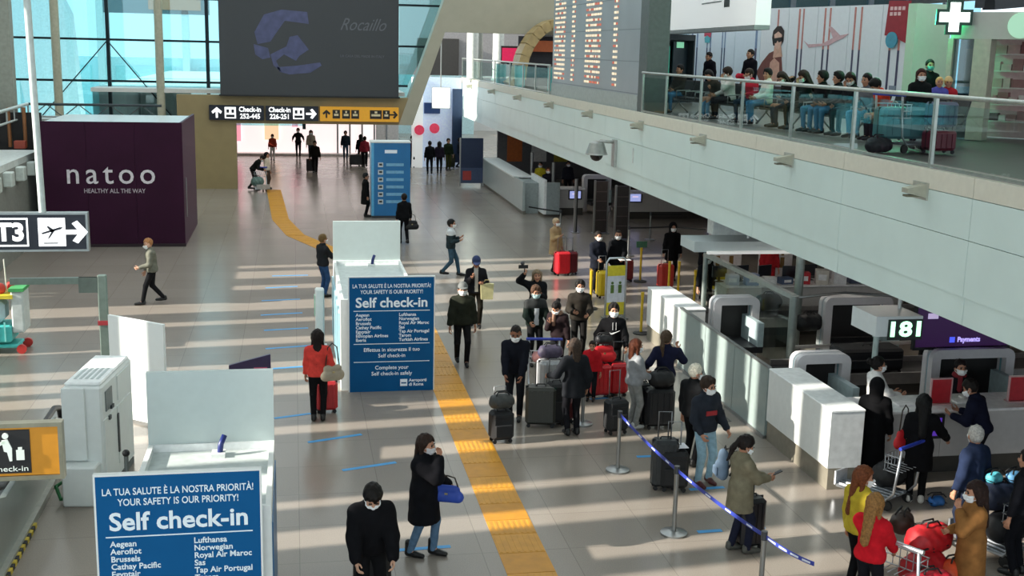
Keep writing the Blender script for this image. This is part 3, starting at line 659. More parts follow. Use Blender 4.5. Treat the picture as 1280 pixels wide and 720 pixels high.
def kiosk(lab, x0, x1, y0, y1, yp, hb=1.82, hp_=2.72):
    t = thing('self_checkin_kiosk', lab, 'kiosk', (0, 0, 0), group='white self check-in kiosks'); m = MB(); m.box(x0, x1, y0, y1, 0, hb-.12); m.build('body', white, t)
    part('rim', white, t, (x0, x1, y0, y0+.06, hb-.12, hb), (x0, x0+.06, y0+.06, yp-.03, hb-.12, hb), (x1-.06, x1, y0+.06, yp-.03, hb-.12, hb))
    part('tray', M('#c9d1cf', .4), t, (x0+.06, x1-.06, y0+.06, yp-.03, hb-.12, hb-.09)); part('screen_panel', M('#c3cfcd', .45, var=.02), t, (x0-.0, x1, yp, yp+.07, hb-.12, hp_)); part('bright_ledge', M('#f2f5f4', .4), t, (x0, x1, yp-.03, yp, hb-.12, hb))
    part('side_panel', M('#3b6c98', .4), t, (x1, x1+.015, y0+.15, y1-.1, .1, hb-.25)); xm = (x0+x1)/2+.1
    sc = MB(); sc.tube([(xm, yp-.25, hb-.1), (xm+.02, yp-.22, hb+.05), (xm+.06, yp-.16, hb+.14)], .035, 6); sc.build('scanner', M('#1e2c6e', .4), t); part('scanner_base', white, t, (xm-.09, xm+.07, yp-.33, yp-.14, hb-.1, hb-.04))
    return t
k1 = kiosk('white kiosk with tall grey-white panel behind the foreground board', -1.78, -.29, 11.9, 14.1, 14.02); k2 = kiosk('white kiosk with tall panel behind the farther blue board', .84, 2.36, 22.18, 26.5, 26.4)
part('cyan_side', M('#9fd3e2', .3), k2, (.80, .84, 22.4, 26.2, .2, 1.5)); 
kp = thing('kiosk_terminal', 'slim white check-in terminal leaning beside the farther kiosk', 'terminal', (.55, 25.6, 0)); part('column', white, kp, (-.14, .06, -.12, .12, 0, 1.35), b=.03); part('base', white, kp, (-.22, .12, -.2, .2, 0, .04)); part('screen', M('#9fc3ad', .3, emit=.1), kp, (-.16, -.14, -.1, .1, .75, 1.2))
vs = thing('upright_post', 'thin dark grey post standing left of the foreground kiosk', 'post', (at(187, 600).x+.02, 15.3, 0)); MB().cyl((0, 0, 0), (0, 0, 1.25), .03).build('shaft', M('#6c7474', .4, .5), vs); MB().sph((0, 0, 1.28), .05).build('tip', blackm, vs); MB().cyl((0, 0, 0), (0, 0, .02), .16, n=16).build('foot', steel, vs)
# small purple display panel behind foreground kiosk
pd = thing('purple_display', 'slanted dark purple display panel peeking above the foreground kiosk', 'display', (0, 17.6, 0)); a, c, e, f = (atY(286, 457, 17.6), atY(338, 443, 17.6), atY(339, 475, 17.6), atY(286, 475, 17.6)); m = MB(); m.prism([(a.x, a.z), (f.x, f.z), (e.x, e.z), (c.x, c.z)], 1, 0, .06); m.build('panel', M('#2a1a3e', .4, emit=.1), pd)
MB().cyl(((a.x+c.x)/2, .05, 0), ((a.x+c.x)/2, .05, a.z-.05), .04).build('stand', steel, pd); part('mark', M('#c85070', .5), pd, (c.x-.25, c.x-.05, -.01, 0, a.z-.1, a.z-.04))
# blue information pillar
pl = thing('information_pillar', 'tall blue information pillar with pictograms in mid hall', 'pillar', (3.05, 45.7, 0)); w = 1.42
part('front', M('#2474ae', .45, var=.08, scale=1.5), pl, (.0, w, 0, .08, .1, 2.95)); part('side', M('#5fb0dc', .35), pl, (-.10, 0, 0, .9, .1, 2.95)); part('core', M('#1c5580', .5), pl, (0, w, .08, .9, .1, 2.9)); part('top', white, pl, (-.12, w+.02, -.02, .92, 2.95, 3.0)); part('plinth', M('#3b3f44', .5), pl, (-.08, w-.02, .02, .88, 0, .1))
part('header_mark', lt, pl, (.42, .9, -.01, 0, 2.55, 2.68))
for i in range(6):
    z = 2.1-i*.29; part('pictogram', M('#c9d3d8', .5), pl, (.16, .36, -.01, 0, z-.09, z+.09)); part('pictogram_mark', M('#3a3a3a', .5), pl, (.2, .32, -.015, -.01, z-.03, z+.05)); part('text_line', M('#7cb6d8', .5), pl, (.48, 1.16, -.01, 0, z-.05, z+.06))
# ------------------------------------------------------------------ left: machine, white panel, escalator, post, cart, gallery
mc = thing('bag_drop_machine', 'white cabinet machine with slots and doors beside the escalator', 'machine', (-3.36, 16.75, 0), math.radians(-7)); mw = M('#e3e9e7', .4, var=.02)
part('cabinet', mw, mc, (0, .56, 0.25, 1.9, 0.1, 1.72), b=.03); part('front_cover', mw, mc, (0, .33, .21, .25, .62, 1.71), b=.01); part('top_cover', M('#eef1f0', .4), mc, (.02, .54, .3, 1.85, 1.72, 1.77), b=.02)
part('lower_box', mw, mc, (.02, .50, -.02, .42, 0, .60), b=.02); part('kick', blackm, mc, (.03, .5, -.0, .4, 0, .02)); part('plinth', M('#5a5f60', .5), mc, (.02, .55, .4, 1.88, 0, .1))
dg = M('#b3bbbb', .4)
part('slot', M('#6d7576', .4), mc, (.56, .575, .42, .75, 1.3, 1.6)); part('handle', M('#2c3033', .4), mc, (.57, .60, .62, .74, 1.28, 1.33)); part('door', mw, mc, (.56, .575, .3, .95, .3, 1.2)); part('door', mw, mc, (.56, .575, 1.0, 1.75, .3, 1.2)); part('upper_door', mw, mc, (.56, .575, 1.05, 1.7, 1.28, 1.66)); part('hinge', M('#3a3f42', .4), mc, (.57, .595, .94, 1.0, .5, 1.1)); part('latch', M('#3a3f42', .4), mc, (.57, .60, .5, .58, 1.15, 1.21))
for i in range(5): part('vent', dg, mc, (.1+i*.08, .14+i*.08, .5, 1.1, 1.77, 1.775))
pn = thing('white_partition', 'tall bright white partition panel behind the cabinet machine', 'partition', (0, 0, 0)); a, c = Vector((-3.26, 20.95)), Vector((-2.24, 20.1)); d = (c-a).normalized(); n = Vector((-d.y, d.x))
m = MB(); q = lambda p, v, z: (p.x+n.x*v, p.y+n.y*v, z); m.add([q(p, v, z) for z in (.05, 1.88) for p, v in ((a, 0), (c, 0), (c, .05), (a, .05))], [(3, 2, 1, 0), (4, 5, 6, 7), (0, 1, 5, 4), (1, 2, 6, 5), (2, 3, 7, 6), (3, 0, 4, 7)]); m.build('panel', M('#f6faf8', .4, var=.01), pn); part('foot', steel, pn, (a.x-.05, a.x+.05, a.y-.25, a.y+.3, 0, .05), (c.x-.05, c.x+.05, c.y-.25, c.y+.3, 0, .05))
es = thing('escalator', 'steel escalator with black handrails in the left foreground', 'escalator', (0, 0, 0))
ste = M('#8f9692', .28, .55, var=.06, scale=2)
for x, n_ in ((-3.72, 0), (-5.25, 1)):
    pr_ = [(13.0, 1.5), (15.0, .86), (18.3, .86), (18.75, .7), (18.75, .1), (18.0, .0), (13.0, .0)]; MB().prism([(y_, z_) for y_, z_ in pr_], 0, x-.04, x+.04).build('balustrade', ste, es)
    MB().tube([(x, 12.95, 1.62), (x, 15.0, 1.0), (x, 18.4, .98), (x, 18.75, .88), (x, 18.88, .62), (x, 18.75, .36), (x, 18.4, .28)], .045, 8).build('handrail', blackm, es)
    MB().box(x-.12, x+.12, 13.0, 18.6, 0, .1).build('skirt', M('#a5a79e', .35, .4), es)
for i in range(24): part('safety_mark', M('#c9b23a', .5) if i % 2 else blackm, es, (-3.60, -3.56, 13.2+i*.12, 13.3+i*.12, .0, .06))
for i in range(5): part('step', M('#4a4d4e', .5, .4), es, (-5.2, -3.76, 14.9-i*.4, 15.3-i*.4, -.1, .12+i*.22) if i else (-5.2, -3.76, 14.9, 18.6, -.1, .02))
gc = MB().tube([(-3.2, 17.1, .12), (-3.35, 17.25, .25), (-3.5, 17.1, .18), (-3.4, 16.9, .06), (-3.2, 16.95, .05)], .03, 6).build('green_hose', M('#2f7a45', .5)); tag(gc, 'coiled green hose lying by the white machine', 'hose')
sp_ = at(133, 462); bp = thing('barrier_post', 'grey-green post with red band and long flat side arm', 'post', (sp_.x, sp_.y, 0)); gg = M('#75857d', .45, .2)
part('shaft', gg, bp, (-.09, .09, -.06, .06, 0, 1.98), b=.02); part('red_band', M('#a8323a', .5), bp, (-.11, .11, -.08, .08, .95, 1.04)); part('arm', gg, bp, (-1.75, -.09, -.04, .04, 1.8, 1.93)); part('arm_bracket', M('#5d6a64', .5), bp, (-.45, -.09, -.05, .05, 1.62, 1.93)); part('foot', gg, bp, (-.2, .2, -.2, .2, 0, .03))
cp = at(12, 438); ct = thing('cleaning_cart', 'colourful cleaning cart with turquoise basket and red wheel at left edge', 'cart', (cp.x-.1, cp.y, 0)); tq = M('#4fc4bf', .4)
part('side_panel', M('#c6cdca', .4), ct, (.25, .5, -.3, .3, .45, 1.35), b=.03); part('basket', tq, ct, (-.6, .24, -.34, .34, .25, .62), b=.04)
for i in range(6): part('basket_bar', M('#8fe0da', .4), ct, (-.55+i*.13, -.52+i*.13, -.36, -.34, .28, .7))
part('lower_tray', tq, ct, (-.62, .36, -.3, .3, .12, .2), b=.03); part('bag', M('#bfd6dc', .6), ct, (-.5, .1, -.28, .28, .66, 1.15), b=.1); part('yellow_rim', M('#d8c83a', .5), ct, (-.7, .3, -.33, .33, 1.2, 1.28)); part('green_lid', M('#3f9a55', .5), ct, (.22, .52, -.32, .32, 1.35, 1.42)); MB().sph((.0, -.1, 1.38), .13).sph((.18, .1, 1.4), .1).build('red_cloth', M('#c23a32', .7), ct); MB().sph((-.4, 0, 1.42), .13).build('blue_cloth', M('#5a76b8', .7), ct)
MB().cyl((.12, 0, 1.3), (.1, 0, 2.0), .015, n=6).build('mop_handle', M('#d9d9cc', .5), ct)
for x, y in ((.42, -.3), (.42, .3), (-.5, -.3), (-.5, .3)): MB().cyl((x, y-.03, .1), (x, y+.03, .1), .1, n=16).build('wheel', M('#c0342e' if x > 0 else '#222222', .5), ct)
gl = thing('gallery_counter', 'white counter shelf with dark glazed front at the left edge', 'counter', (0, 0, 0))
part('shelf', M('#d5dcd8', .45), gl, (-12.5, -8.4, 30.5, 41.5, 2.75, 2.95)); part('upper_wall', M('#171414', .6), gl, (-12.6, -8.6, 43.0, 43.2, 2.0, 4.1)); part('grey_return', M('#8d8f88', .5), gl, (-8.55, -8.4, 34, 41.5, .0, 2.75)); part('back', M('#23282a', .6), gl, (-12.5, -8.6, 41.2, 41.4, 0, 2.75))
for i in range(6): part('bracket', M('#c9d2cc', .45), gl, (-8.42, -8.15, 31.5+i*1.6, 31.9+i*1.6, 2.3, 2.74), b=.03)
for i in range(8): part('glass_fin', M('#3c5a66', .2, .3) if i % 2 else M('#0f1c24', .2), gl, (-8.62, -8.5, 30.6+i*.42, 30.96+i*.42, 0, 2.6))
for x in (-9.55, -9.05): MB().cyl((x, 42.6, 2.95), (x, 42.6, 4.3), .06).build('brown_post', M('#8a5a34', .5), gl)
part('red_box', M('#a84a38', .5), gl, (-9.3, -8.95, 42.0, 42.3, 2.95, 3.2))
# ------------------------------------------------------------------ deck: railing, board, lights, cctv
railg = glass('#eaf4f2', .93, .01); rs = M('#b4b8b2', .3, .75)
def railing(lab, yy):
    t = thing('glass_railing', lab, 'railing', (XD+.12, 0, ZD)); 
    for i, y in enumerate(yy):
        q = part('post', rs, t, (-.025, .025, y-.035, y+.035, 0, 1.1)); part('base_plate', rs, q, (-.07, .07, y-.08, y+.08, 0.0, .02))
    for a, c in zip(yy[:-1], yy[1:]): part('glass_panel', railg, t, (-.006, .006, a+.08, c-.08, .12, 1.0))
    MB().cyl((0, yy[0]-.1, 1.12), (0, yy[-1]+.1, 1.12), .035, n=10).build('top_rail', rs, t); part('bottom_rail', rs, t, (-.02, .02, yy[0], yy[-1], .06, .1))
railing('long glass and steel railing along the upper deck by the seats', [3.3, 5.9, 8.5, 11.1, 13.7, 16.3, 18.9, 21.5, 24.1, 26.75, 29.4, 31.5]); railing('short glass railing on the upper deck left of the departures board', [43.7, 46.3, 48.9, 52, 56, 60, 64, 67])
dbd = thing('departures_board', 'tall grey departures board with rows of amber and red text', 'display board', (XD+.2, 0, 0))
part('panel', M('#a6abb0', .35, var=.06, scale=.8), dbd, (0, .5, 32.2, 43.6, ZD, 11)); part('lower_skirt', M('#aab1ae', .4), dbd, (-.03, 0, 32.2, 43.6, ZD, 5.42)); part('edge_column', M('#5b605e', .45), dbd, (-.02, .6, 31.45, 32.2, ZD, 11.5))
am = M('#f4dcbc', .5, emit=.75, var=0); rd = M('#cc6a50', .5, emit=.55, var=0); rr = random.Random(3)
for gi, (ya, yb) in enumerate(((41.6, 43.3), (40.1, 40.6), (36.6, 38.6), (34.6, 35.1))):
    A, R_ = MB(), MB()
    for k in range(34):
        z = 5.6+k*.165; y = yb
        while y > ya:
            l = rr.choice((.12, .2, .3)); (R_ if rr.random() < .28 else A).box(-.012, -.004, max(ya, y-l), y-.03, z, z+.07); y -= l+.05
    tag(A.build('amber_text', am, dbd), kind='stuff'); tag(R_.build('red_text', rd, dbd), kind='stuff')
for i in range(7): part('grey_panel_line', M('#7b8288', .4), dbd, (-.006, 0, 32.3, 43.5, 5.45+i*.9, 5.47+i*.9))
for i, y in enumerate((16.2, 21.1, 26.0, 31.0, 36.6, 42.4, 48.7, 55.3, 62.5)):
    t = thing('fascia_spotlight', 'small wedge spotlight on the deck fascia, ' + ('first', 'second', 'third', 'fourth', 'fifth', 'sixth', 'seventh', 'eighth', 'ninth')[i] + ' from the right', 'light', (XD, y, 4.66), group='fascia spotlights')
    part('back_plate', M('#b9b9ae', .4, .3), t, (-.03, 0, -.12, .30, -.14, .12)); m = MB(); m.prism([(-.03, .10), (-.34, .04), (-.34, -.03), (-.03, -.10)], 1, -.12, .06); m.build('lamp_head', M('#b8b5a4', .4, .3), t); part('lens', M('#6f6c58', .3), t, (-.33, -.06, -.1, .04, -.09, -.06))
cc = thing('security_camera', 'silver dome security camera on a wall bracket on the fascia', 'camera', (XD-.01, 33.7, 3.72)); part('wall_plate', M('#b8bab6', .4, .4), cc, (-.08, 0, -.25, .05, -.45, .35)); MB().tube([(-.05, -.1, .28), (-.45, -.05, .30), (-.55, 0, .22)], .05, 8).build('arm', M('#b8bab6', .4, .4), cc); MB().cyl((-.55, 0, .24), (-.55, 0, -.08), .22, .32, n=18).sph((-.55, 0, .2), .22, sz=.5).build('housing', M('#a8aaa6', .3, .6), cc); MB().sph((-.55, 0, -.1), .2, 14, 8).build('dome', M('#0c0d0f', .1), cc); MB().cyl((-.55, 0, -.06), (-.55, 0, -.1), .33, n=18).build('rim', M('#c9cbc7', .3, .6), cc)
o = MB().box(-.02, 0, -.03, .03, -.22, .2).build('wall_sensor', M('#d2d6d2', .4), None, (XD, 31.75, 3.78)); tag(o, 'slim white sensor strip right of the security camera', 'sensor')
hs_ = thing('hanging_screen', 'bright white hanging screen at the far end of the deck', 'screen', (7.9, 64, 0)); part('panel', M('#f4f6f8', .4, emit=.6, var=0), hs_, (-.45, .5, 0, .1, 3.4, 4.5)); part('frame', steel, hs_, (-.48, .53, .1, .14, 3.37, 4.53)); MB().cyl((0, .05, 4.2), (0, .05, 12.5), .03).build('hanger', steel, hs_)
# ================================================================== upper deck: poster wall, pharmacy, seats
def wallframe(A, B):
    """local frame on a vertical wall from A to B seen from the camera: x along the wall, -y towards the hall"""
    d = Vector((B.x-A.x, B.y-A.y)); return d.length, math.atan2(d.y, d.x)
A, B = at(863, 14, 8.2), at(1150, 4, 8.2); L, ang = wallframe(A, B)
pw = thing('poster_wall', 'long pale grey advertising hoarding with stripes and a seated woman poster', 'hoarding', (A.x, A.y, ZD), ang); hW = 8.2-ZD
np_ = 8
for i in range(np_): part('panel', M('#dbe8f4' if i < 3 else '#e8ecf2', .5, var=.02), pw, (L*i/np_+.01, L*(i+1)/np_-.01, 0, .12, 0, hW))
part('core', M('#777777', .6), pw, (0, L, .12, .3, 0, hW-.05))
ln = lambda px: L*(px-863)/(1150-863)
st1, st2 = M('#4a4864', .5), M('#c48078', .5)
for px, w, dual in ((869, .07, 1), (877, .07, 1), (893, .05, 0), (898, .05, 0), (916, .05, 1), (920, .05, 1), (965, .10, 0), (993, .07, 1), (1020, .08, 1), (1025, .06, 1), (1051, .07, 1), (1057, .07, 1), (1085, .07, 1), (1092, .07, 1), (1124, .08, 1), (1133, .08, 1)):
    x = ln(px); z0 = .55 if px > 1080 else .15
    part('lower_stripe', st1 if px > 960 else M('#31456b', .5), pw, (x-w/2, x+w/2, -.012, 0, z0, 1.9)); part('upper_stripe', st2 if px > 985 else M('#7890b4', .5), pw, (x-w/2, x+w/2, -.012, 0, 1.9, hW-.05))
def poly(nm, mat, pts, y=-.02):
    m = MB(); m.prism([(ln(x), (8.2-(v-8)/38.5)-ZD) for x, v in pts], 1, y, y+.01); return m.build(nm, mat, pw)
poly('poster_garment', M('#7c4a44', .6), [(968, 92), (975, 78), (984, 66), (992, 62), (1000, 66), (1003, 90), (1000, 106), (974, 104)])
poly('poster_hair', M('#2e2222', .6), [(987, 46), (988, 37), (993, 31), (998, 31), (1002, 37), (1002, 50), (999, 56), (989, 56)], -.03)
poly('poster_neck', M('#d8aa96', .6), [(991, 56), (999, 56), (1002, 70), (990, 72)], -.035); poly('poster_face', M('#e0b8a6', .6), [(990, 42), (995, 38), (1000, 42), (1000, 54), (996, 62), (992, 58)], -.04)
poly('poster_arm', M('#d7a694', .6), [(987, 78), (992, 72), (999, 78), (1000, 95), (995, 107), (989, 108), (986, 92)], -.045); poly('poster_sunglasses', M('#151515', .3), [(989, 47), (1001, 45), (1000.5, 50), (997, 52), (995, 49), (993, 53), (990, 52)], -.05)
poly('poster_aircraft', M('#d3aeb4', .6), [(1028, 50), (1033, 54), (1050, 53), (1062, 46), (1056, 32), (1060, 33), (1070, 43), (1080, 41), (1074, 46), (1066, 50), (1058, 55), (1034, 58)])
poly('red_banner', M('#9c2634', .5), [(1121, 4), (1143, 5), (1141, 52), (1131, 46), (1119, 43)], -.06)
for r_, xs_ in ((11, (1123, 1127, 1131, 1135)), (17, (1123, 1127, 1131))):
    for x in xs_: poly('banner_mark', M('#e8c4c4', .5), [(x, r_), (x+2.8, r_), (x+2.8, r_+4), (x, r_+4)], -.07)
m = MB(); m.cyl((ln(1127), -.09, 8.2-ZD-1.05), (ln(1127), -.06, 8.2-ZD-1.05), .24, n=20); m.build('banner_globe', M('#4a9ab4', .5), pw)
poly('door_mark', M('#8a93a4', .5), [(1127, 100), (1134, 100), (1134, 110), (1127, 110)])
poly('left_banner', M('#c04058', .5), [(888, 35), (899, 36), (898, 46), (888, 44)]); poly('left_globe', M('#58b4c4', .5), [(889, 46), (893, 43), (898, 46), (897, 53), (890, 53)], -.03)
# white hanging sign, doorway
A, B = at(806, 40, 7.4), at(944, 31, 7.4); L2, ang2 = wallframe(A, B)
hb = thing('white_fascia_sign', 'long white sign box with sunlight put in as a glow above the dark doorway', 'sign', (A.x, A.y, 7.4), ang2); part('box', M('#f4f6f4', .4, emit=.35, var=.02), hb, (0, L2, 0, .4, 0, 1.35)); part('lower_edge', M('#a2a7a6', .5), hb, (0, L2, -.02, .4, -.12, 0)); part('sign_mark', M('#39413f', .5), hb, (L2*.78, L2*.82, -.01, 0, .55, 1.0)); part('sign_line', M('#8d9492', .5), hb, (L2*.6, L2*.76, -.01, 0, .72, .76))  # emission of the box stands in for sunlight falling on it
for x in (.1, L2-.1): MB().cyl((x, .2, 1.3), (x, .2, 5.0), .04).build('hanger', steel, hb)
A, B = at(803, 118, ZD), at(866, 116, ZD); A = A*.80+Vector((0, 0, ZD*.2)); B = B*.80+Vector((0, 0, ZD*.2)); L3, ang3 = wallframe(A, B)
dr = thing('dark_doorway', 'dark glazed doorway left of the poster wall', 'doorway', (A.x, A.y, ZD), ang3); part('back', M('#10181c', .4), dr, (0, L3, .3, .4, 0, 2.3))
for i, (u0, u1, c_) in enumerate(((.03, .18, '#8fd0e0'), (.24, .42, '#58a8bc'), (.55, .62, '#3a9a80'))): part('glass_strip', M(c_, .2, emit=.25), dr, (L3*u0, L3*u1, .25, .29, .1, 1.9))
part('frame', M('#1a2428', .5), dr, (0, .08, 0, .3, 0, 2.3), (L3-.1, L3, 0, .3, 0, 2.3), (0, L3, 0, .3, 2.1, 2.3)); part('exit_sign', M('#8fd9b0', .4, emit=.5), dr, (L3*.72, L3*.86, .18, .24, 1.85, 2.05)); part('door_leaf', M('#16242a', .35), dr, (L3*.66, L3*.95, .2, .25, 0, 2.05))
# pharmacy
A, B = at(1147, 4, 7.9), at(1191, 6, 7.9); L4, a4 = wallframe(A, B); pc = thing('pharmacy_column', 'broad beige wall column with green glow beside the pharmacy cross', 'column', (A.x, A.y, ZD), a4); part('shaft', M('#c3c4ba', .5, var=.02), pc, (0, L4, 0, .3, 0, 7.9-ZD)); part('skirting', M('#8b8b84', .5), pc, (0, L4, -.02, 0, 0, .12))
def adist(px, py, dist, z): d = _ray(px, py); k = dist/math.hypot(d.x, d.y); return Vector((d.x*k, d.y*k, z))
A, B = adist(1191, 22, 27, 7.6), adist(1310, 12, 26.5, 7.6); L5, a5 = wallframe(A, B); ph = thing('pharmacy', 'pharmacy shop front with beige header and lit shelves', 'shop', (A.x, A.y, ZD), a5); k5 = L5/119; u = lambda px: (px-1191)*k5
hT = 7.6-ZD; part('header', M('#c9c9bf', .5, var=.02), ph, (0, L5+9, 0, .5, hT-.55, hT)); part('inner_ceiling', M('#b9b0a8', .6), ph, (0, L5+9, .5, 4.4, hT-.5, hT-.4)); part('pillar', M('#c3c0ae', .5), ph, (u(1222), u(1244), 0, .4, 0, hT-.55)); part('left_jamb', M('#c3c0ae', .5), ph, (-.05, .06, 0, .4, 0, hT-.55))
part('window_back', M('#1d2b3c', .4), ph, (.06, u(1222), .5, .55, 0, hT-.55)); part('window_poster', M('#7e6a62', .5), ph, (u(1205), u(1215), .4, .48, 1.2, 1.9)); part('window_poster', M('#2f6f94', .5, emit=.1), ph, (.08, u(1221), .42, .48, .95, 1.1)); part('window_poster', M('#243a66', .5), ph, (.08, u(1221), .42, .48, .2, .7)); part('glass_pane', glass('#cfe6ea', .9), ph, (.06, u(1222), .1, .12, 0, hT-.56))
part('shop_back', M('#b09a98', .5, emit=.12), ph, (u(1200), L5+9, 1.6, 1.7, 0, hT-.4)); rr = random.Random(9)
for s_ in range(5):
    z = .35+s_*.36; part('shelf', M('#d8c8c4', .5), ph, (u(1228), L5+3, 1.2, 1.6, z, z+.03)); x = u(1229)
    while x < L5+2.8: w_ = rr.uniform(.1, .3); part('package', M(rr.choice(('#c89c98', '#8a4a4a', '#3a2426', '#d8b4b0', '#a0686a', '#e0d0cc')), .5), ph, (x, x+w_, 1.2, 1.4, z+.03, z+.03+rr.uniform(.12, .26))); x += w_+.02
text('FARMACIA', .3, M('#eafff0', .4, emit=1.2, var=0), ph, (u(1268)+.75, -.01, hT-.27), bold=.01)
MB().cyl((u(1280), -.06, hT-.27), (u(1280), -.01, hT-.27), .26, n=24).build('round_sign', M('#b8e8c8', .4, emit=.4, var=0), ph)
gx = thing('pharmacy_cross', 'glowing white and green pharmacy cross sign', 'sign', (A.x, A.y, 0), a5*.5); cz = atY(1190, 22, A.y).z; ggn = M('#16e08a', .4, emit=3.0, var=0)
def cross(mb, r, t, y0, y1):
    mb.box(-t, t, y0, y1, cz-r, cz+r); mb.box(-r, -t, y0, y1, cz-t, cz+t); mb.box(t, r, y0, y1, cz-t, cz+t)
m = MB(); cross(m, .30, .10, -.33, -.30); m.build('lit_face', M('#f4fff8', .4, emit=1.8, var=0), gx); m = MB(); cross(m, .36, .16, -.30, -.16); m.build('casing', M('#123a2c', .4), gx); m = MB(); cross(m, .33, .13, -.16, -.12); m.build('green_back', ggn, gx); part('bracket', steel, gx, (-.04, .04, -.12, 0.05, cz-.04, cz+.04))
gl_ = bpy.data.lights.new('cross_glow', 'POINT'); gl_.energy = 120; gl_.color = (.05, 1, .45); gl_.shadow_soft_size = .25; go = bpy.data.objects.new('cross_glow', gl_); COL.objects.link(go); go.parent = gx; go.location = (-.75, .25, cz-.05)
# upper windows behind, with posts
uw = thing('window_2', None, None, (0, 62, 0)); uw['kind'] = 'structure'
for i in range(8): part('post', M('#5a646c', .5), uw, (20+i*2.3, 20.3+i*2.3, 0, .3, ZD, 13)); part('pane', glass('#bfe0ea', .85), uw, (20.3+i*2.3, 22.3+i*2.3, .1, .14, ZD, 12.4))
rb = thing('roof_beam', 'dark roof beam above the pharmacy at top right', 'beam', (0, 0, 0)); p = at(1236, 2, 8.4); MB().beam(p, p+Vector((6, 1.5, .6)), .5, .5).build('beam', M('#2c3036', .6), rb); MB().beam(p+Vector((-.3, 0, -.2)), p+Vector((-.3, 0, 4)), .2, .2).build('hanger', M('#2c3036', .6), rb)
# far upper hall: arch, columns, screens
uh = thing('upper_hall_wall', 'grey back wall of the upper hall behind the railing', 'wall', (0, 74, 0)); part('wall', M('#9b9798', .6), uh, (6.5, 26, 0, .4, ZD, 12)); part('dark_recess', M('#3d3a38', .6), uh, (7.6, 10.2, -.3, 0, ZD, 7.2)); part('dark_recess', M('#2c2a2a', .6), uh, (14.5, 18, -.3, 0, ZD, 8))
for i, px in enumerate((590, 600, 622)):
    p = at(px, 106, ZD); c = thing('deck_column', ('left', 'middle', 'right')[i] + ' of three white columns at the far end of the deck', 'column', (p.x*1.14, p.y*1.14, ZD), group='white deck columns'); r_ = .3 if i != 1 else .12; MB().cyl((0, 0, 0), (0, 0, 3.6), r_, n=14).build('shaft', M('#dfe2de' if i != 1 else '#a9a9a4', .5), c); MB().cyl((0, 0, 0), (0, 0, .12), r_+.06, n=14).build('collar', M('#9ca3a0', .5), c)
ac = thing('wooden_arch', 'curved pale wooden arch band on the upper deck left of the board', 'arch', (10.6, 53.4, ZD)); wd = M('#b59c6c', .45, var=.15, scale=3); pts = []
for k in range(15): t_ = k/14*math.pi*.95; pts.append((1.55-1.85*math.cos(t_), 2.55*math.sin(t_)))
pts = [(-.75, -.0)]+[(x_, z_+.35) for x_, z_ in pts]
for (x0, z0), (x1, z1) in zip(pts[:-1], pts[1:]):
    d = Vector((x1-x0, z1-z0)).normalized(); n = Vector((-d.y, d.x))*.22; m = MB(); m.add([(x0-n.x, y_, z0-n.y) for y_ in (0, 1.6)]+[(x0+n.x, y_, z0+n.y) for y_ in (0, 1.6)]+[(x1-n.x, y_, z1-n.y) for y_ in (0, 1.6)]+[(x1+n.x, y_, z1+n.y) for y_ in (0, 1.6)], [(0, 1, 5, 4), (2, 6, 7, 3), (0, 4, 6, 2), (1, 3, 7, 5), (0, 2, 3, 1), (4, 5, 7, 6)]); m.build('arch_band', wd, ac)
part('shop_sign', M('#a0522a', .5, emit=.2), ac, (.3, 2.6, .9, 1.0, 1.6, 2.1)); part('shop_interior', M('#2a2a34', .5), ac, (-.2, 3, 1.5, 1.55, 0, 2.3))
rsn = thing('red_screen', 'magenta screen in a black frame on the upper deck', 'screen', (11.2, 62, ZD)); part('panel', M('#c0204e', .4, emit=.5), rsn, (-.3, .5, 0, .06, 1.0, 1.75)); part('frame', blackm, rsn, (-.36, .56, .06, .14, .9, 1.85)); part('stand', blackm, rsn, (.1, .25, .06, .14, 0, .9))
for i, (px, py) in enumerate(((600, 100), (622, 103), (662, 108))):
    p = at(px, py+6, ZD); c = thing('wrapped_pillar', ('far', 'middle', 'near')[i] + ' short turquoise glass bin behind the deck railing', 'bin', (p.x+1.2, p.y*1.02, ZD), group='turquoise deck bins'); MB().cyl((0, 0, 0), (0, 0, .95), .24, n=12).build('drum', M('#5fb0b0', .3), c); MB().cyl((0, 0, .95), (0, 0, 1.0), .26, n=12).build('lid', steel, c)
# bench seating on the deck
def bench(lab, loc, rz, n=4, seatc='#1b1c1f'):
    t = thing('airport_bench', lab, 'bench', loc, rz, 'black benches on the upper deck'); sm_ = M(seatc, .45)
    for i in range(n):
        x = (i-(n-1)/2)*.6; part('seat', sm_, t, (x-.27, x+.27, -.24, .24, .42, .47), b=.02)
        m = MB(); m.add([(x-.27, .22, .47), (x+.27, .22, .47), (x+.27, .34, .92), (x-.27, .34, .92), (x-.27, .26, .46), (x+.27, .26, .46), (x+.27, .38, .92), (x-.27, .38, .92)], [(3, 2, 1, 0), (4, 5, 6, 7), (0, 1, 5, 4), (1, 2, 6, 5), (2, 3, 7, 6), (3, 0, 4, 7)]); m.build('backrest', sm_, t)
    for i in range(n+1):
        x = (i-n/2)*.6; MB().tube([(x, -.22, .42), (x, -.22, .63), (x, .2, .65)], .018, 6).build('armrest', steel, t)
    for x in (-(n-1)*.3+.1, (n-1)*.3-.1): MB().tube([(x, -.3, .02), (x, -.05, .3), (x, .25, .02)], .025, 6).tube([(x, -.05, .3), (x, 0, .42)], .03, 6).build('leg', steel, t)
    MB().cyl((-(n*.3), 0, .38), (n*.3, 0, .38), .035, n=8).build('beam', steel, t); return t
BA = math.radians(97)
bs = [(at(838, 137, ZD), 'farthest'), (at(905, 146, ZD), 'second farthest'), (at(975, 153, ZD), 'middle'), (at(1050, 163, ZD), 'second nearest'), (at(1120, 171, ZD), 'nearest')]
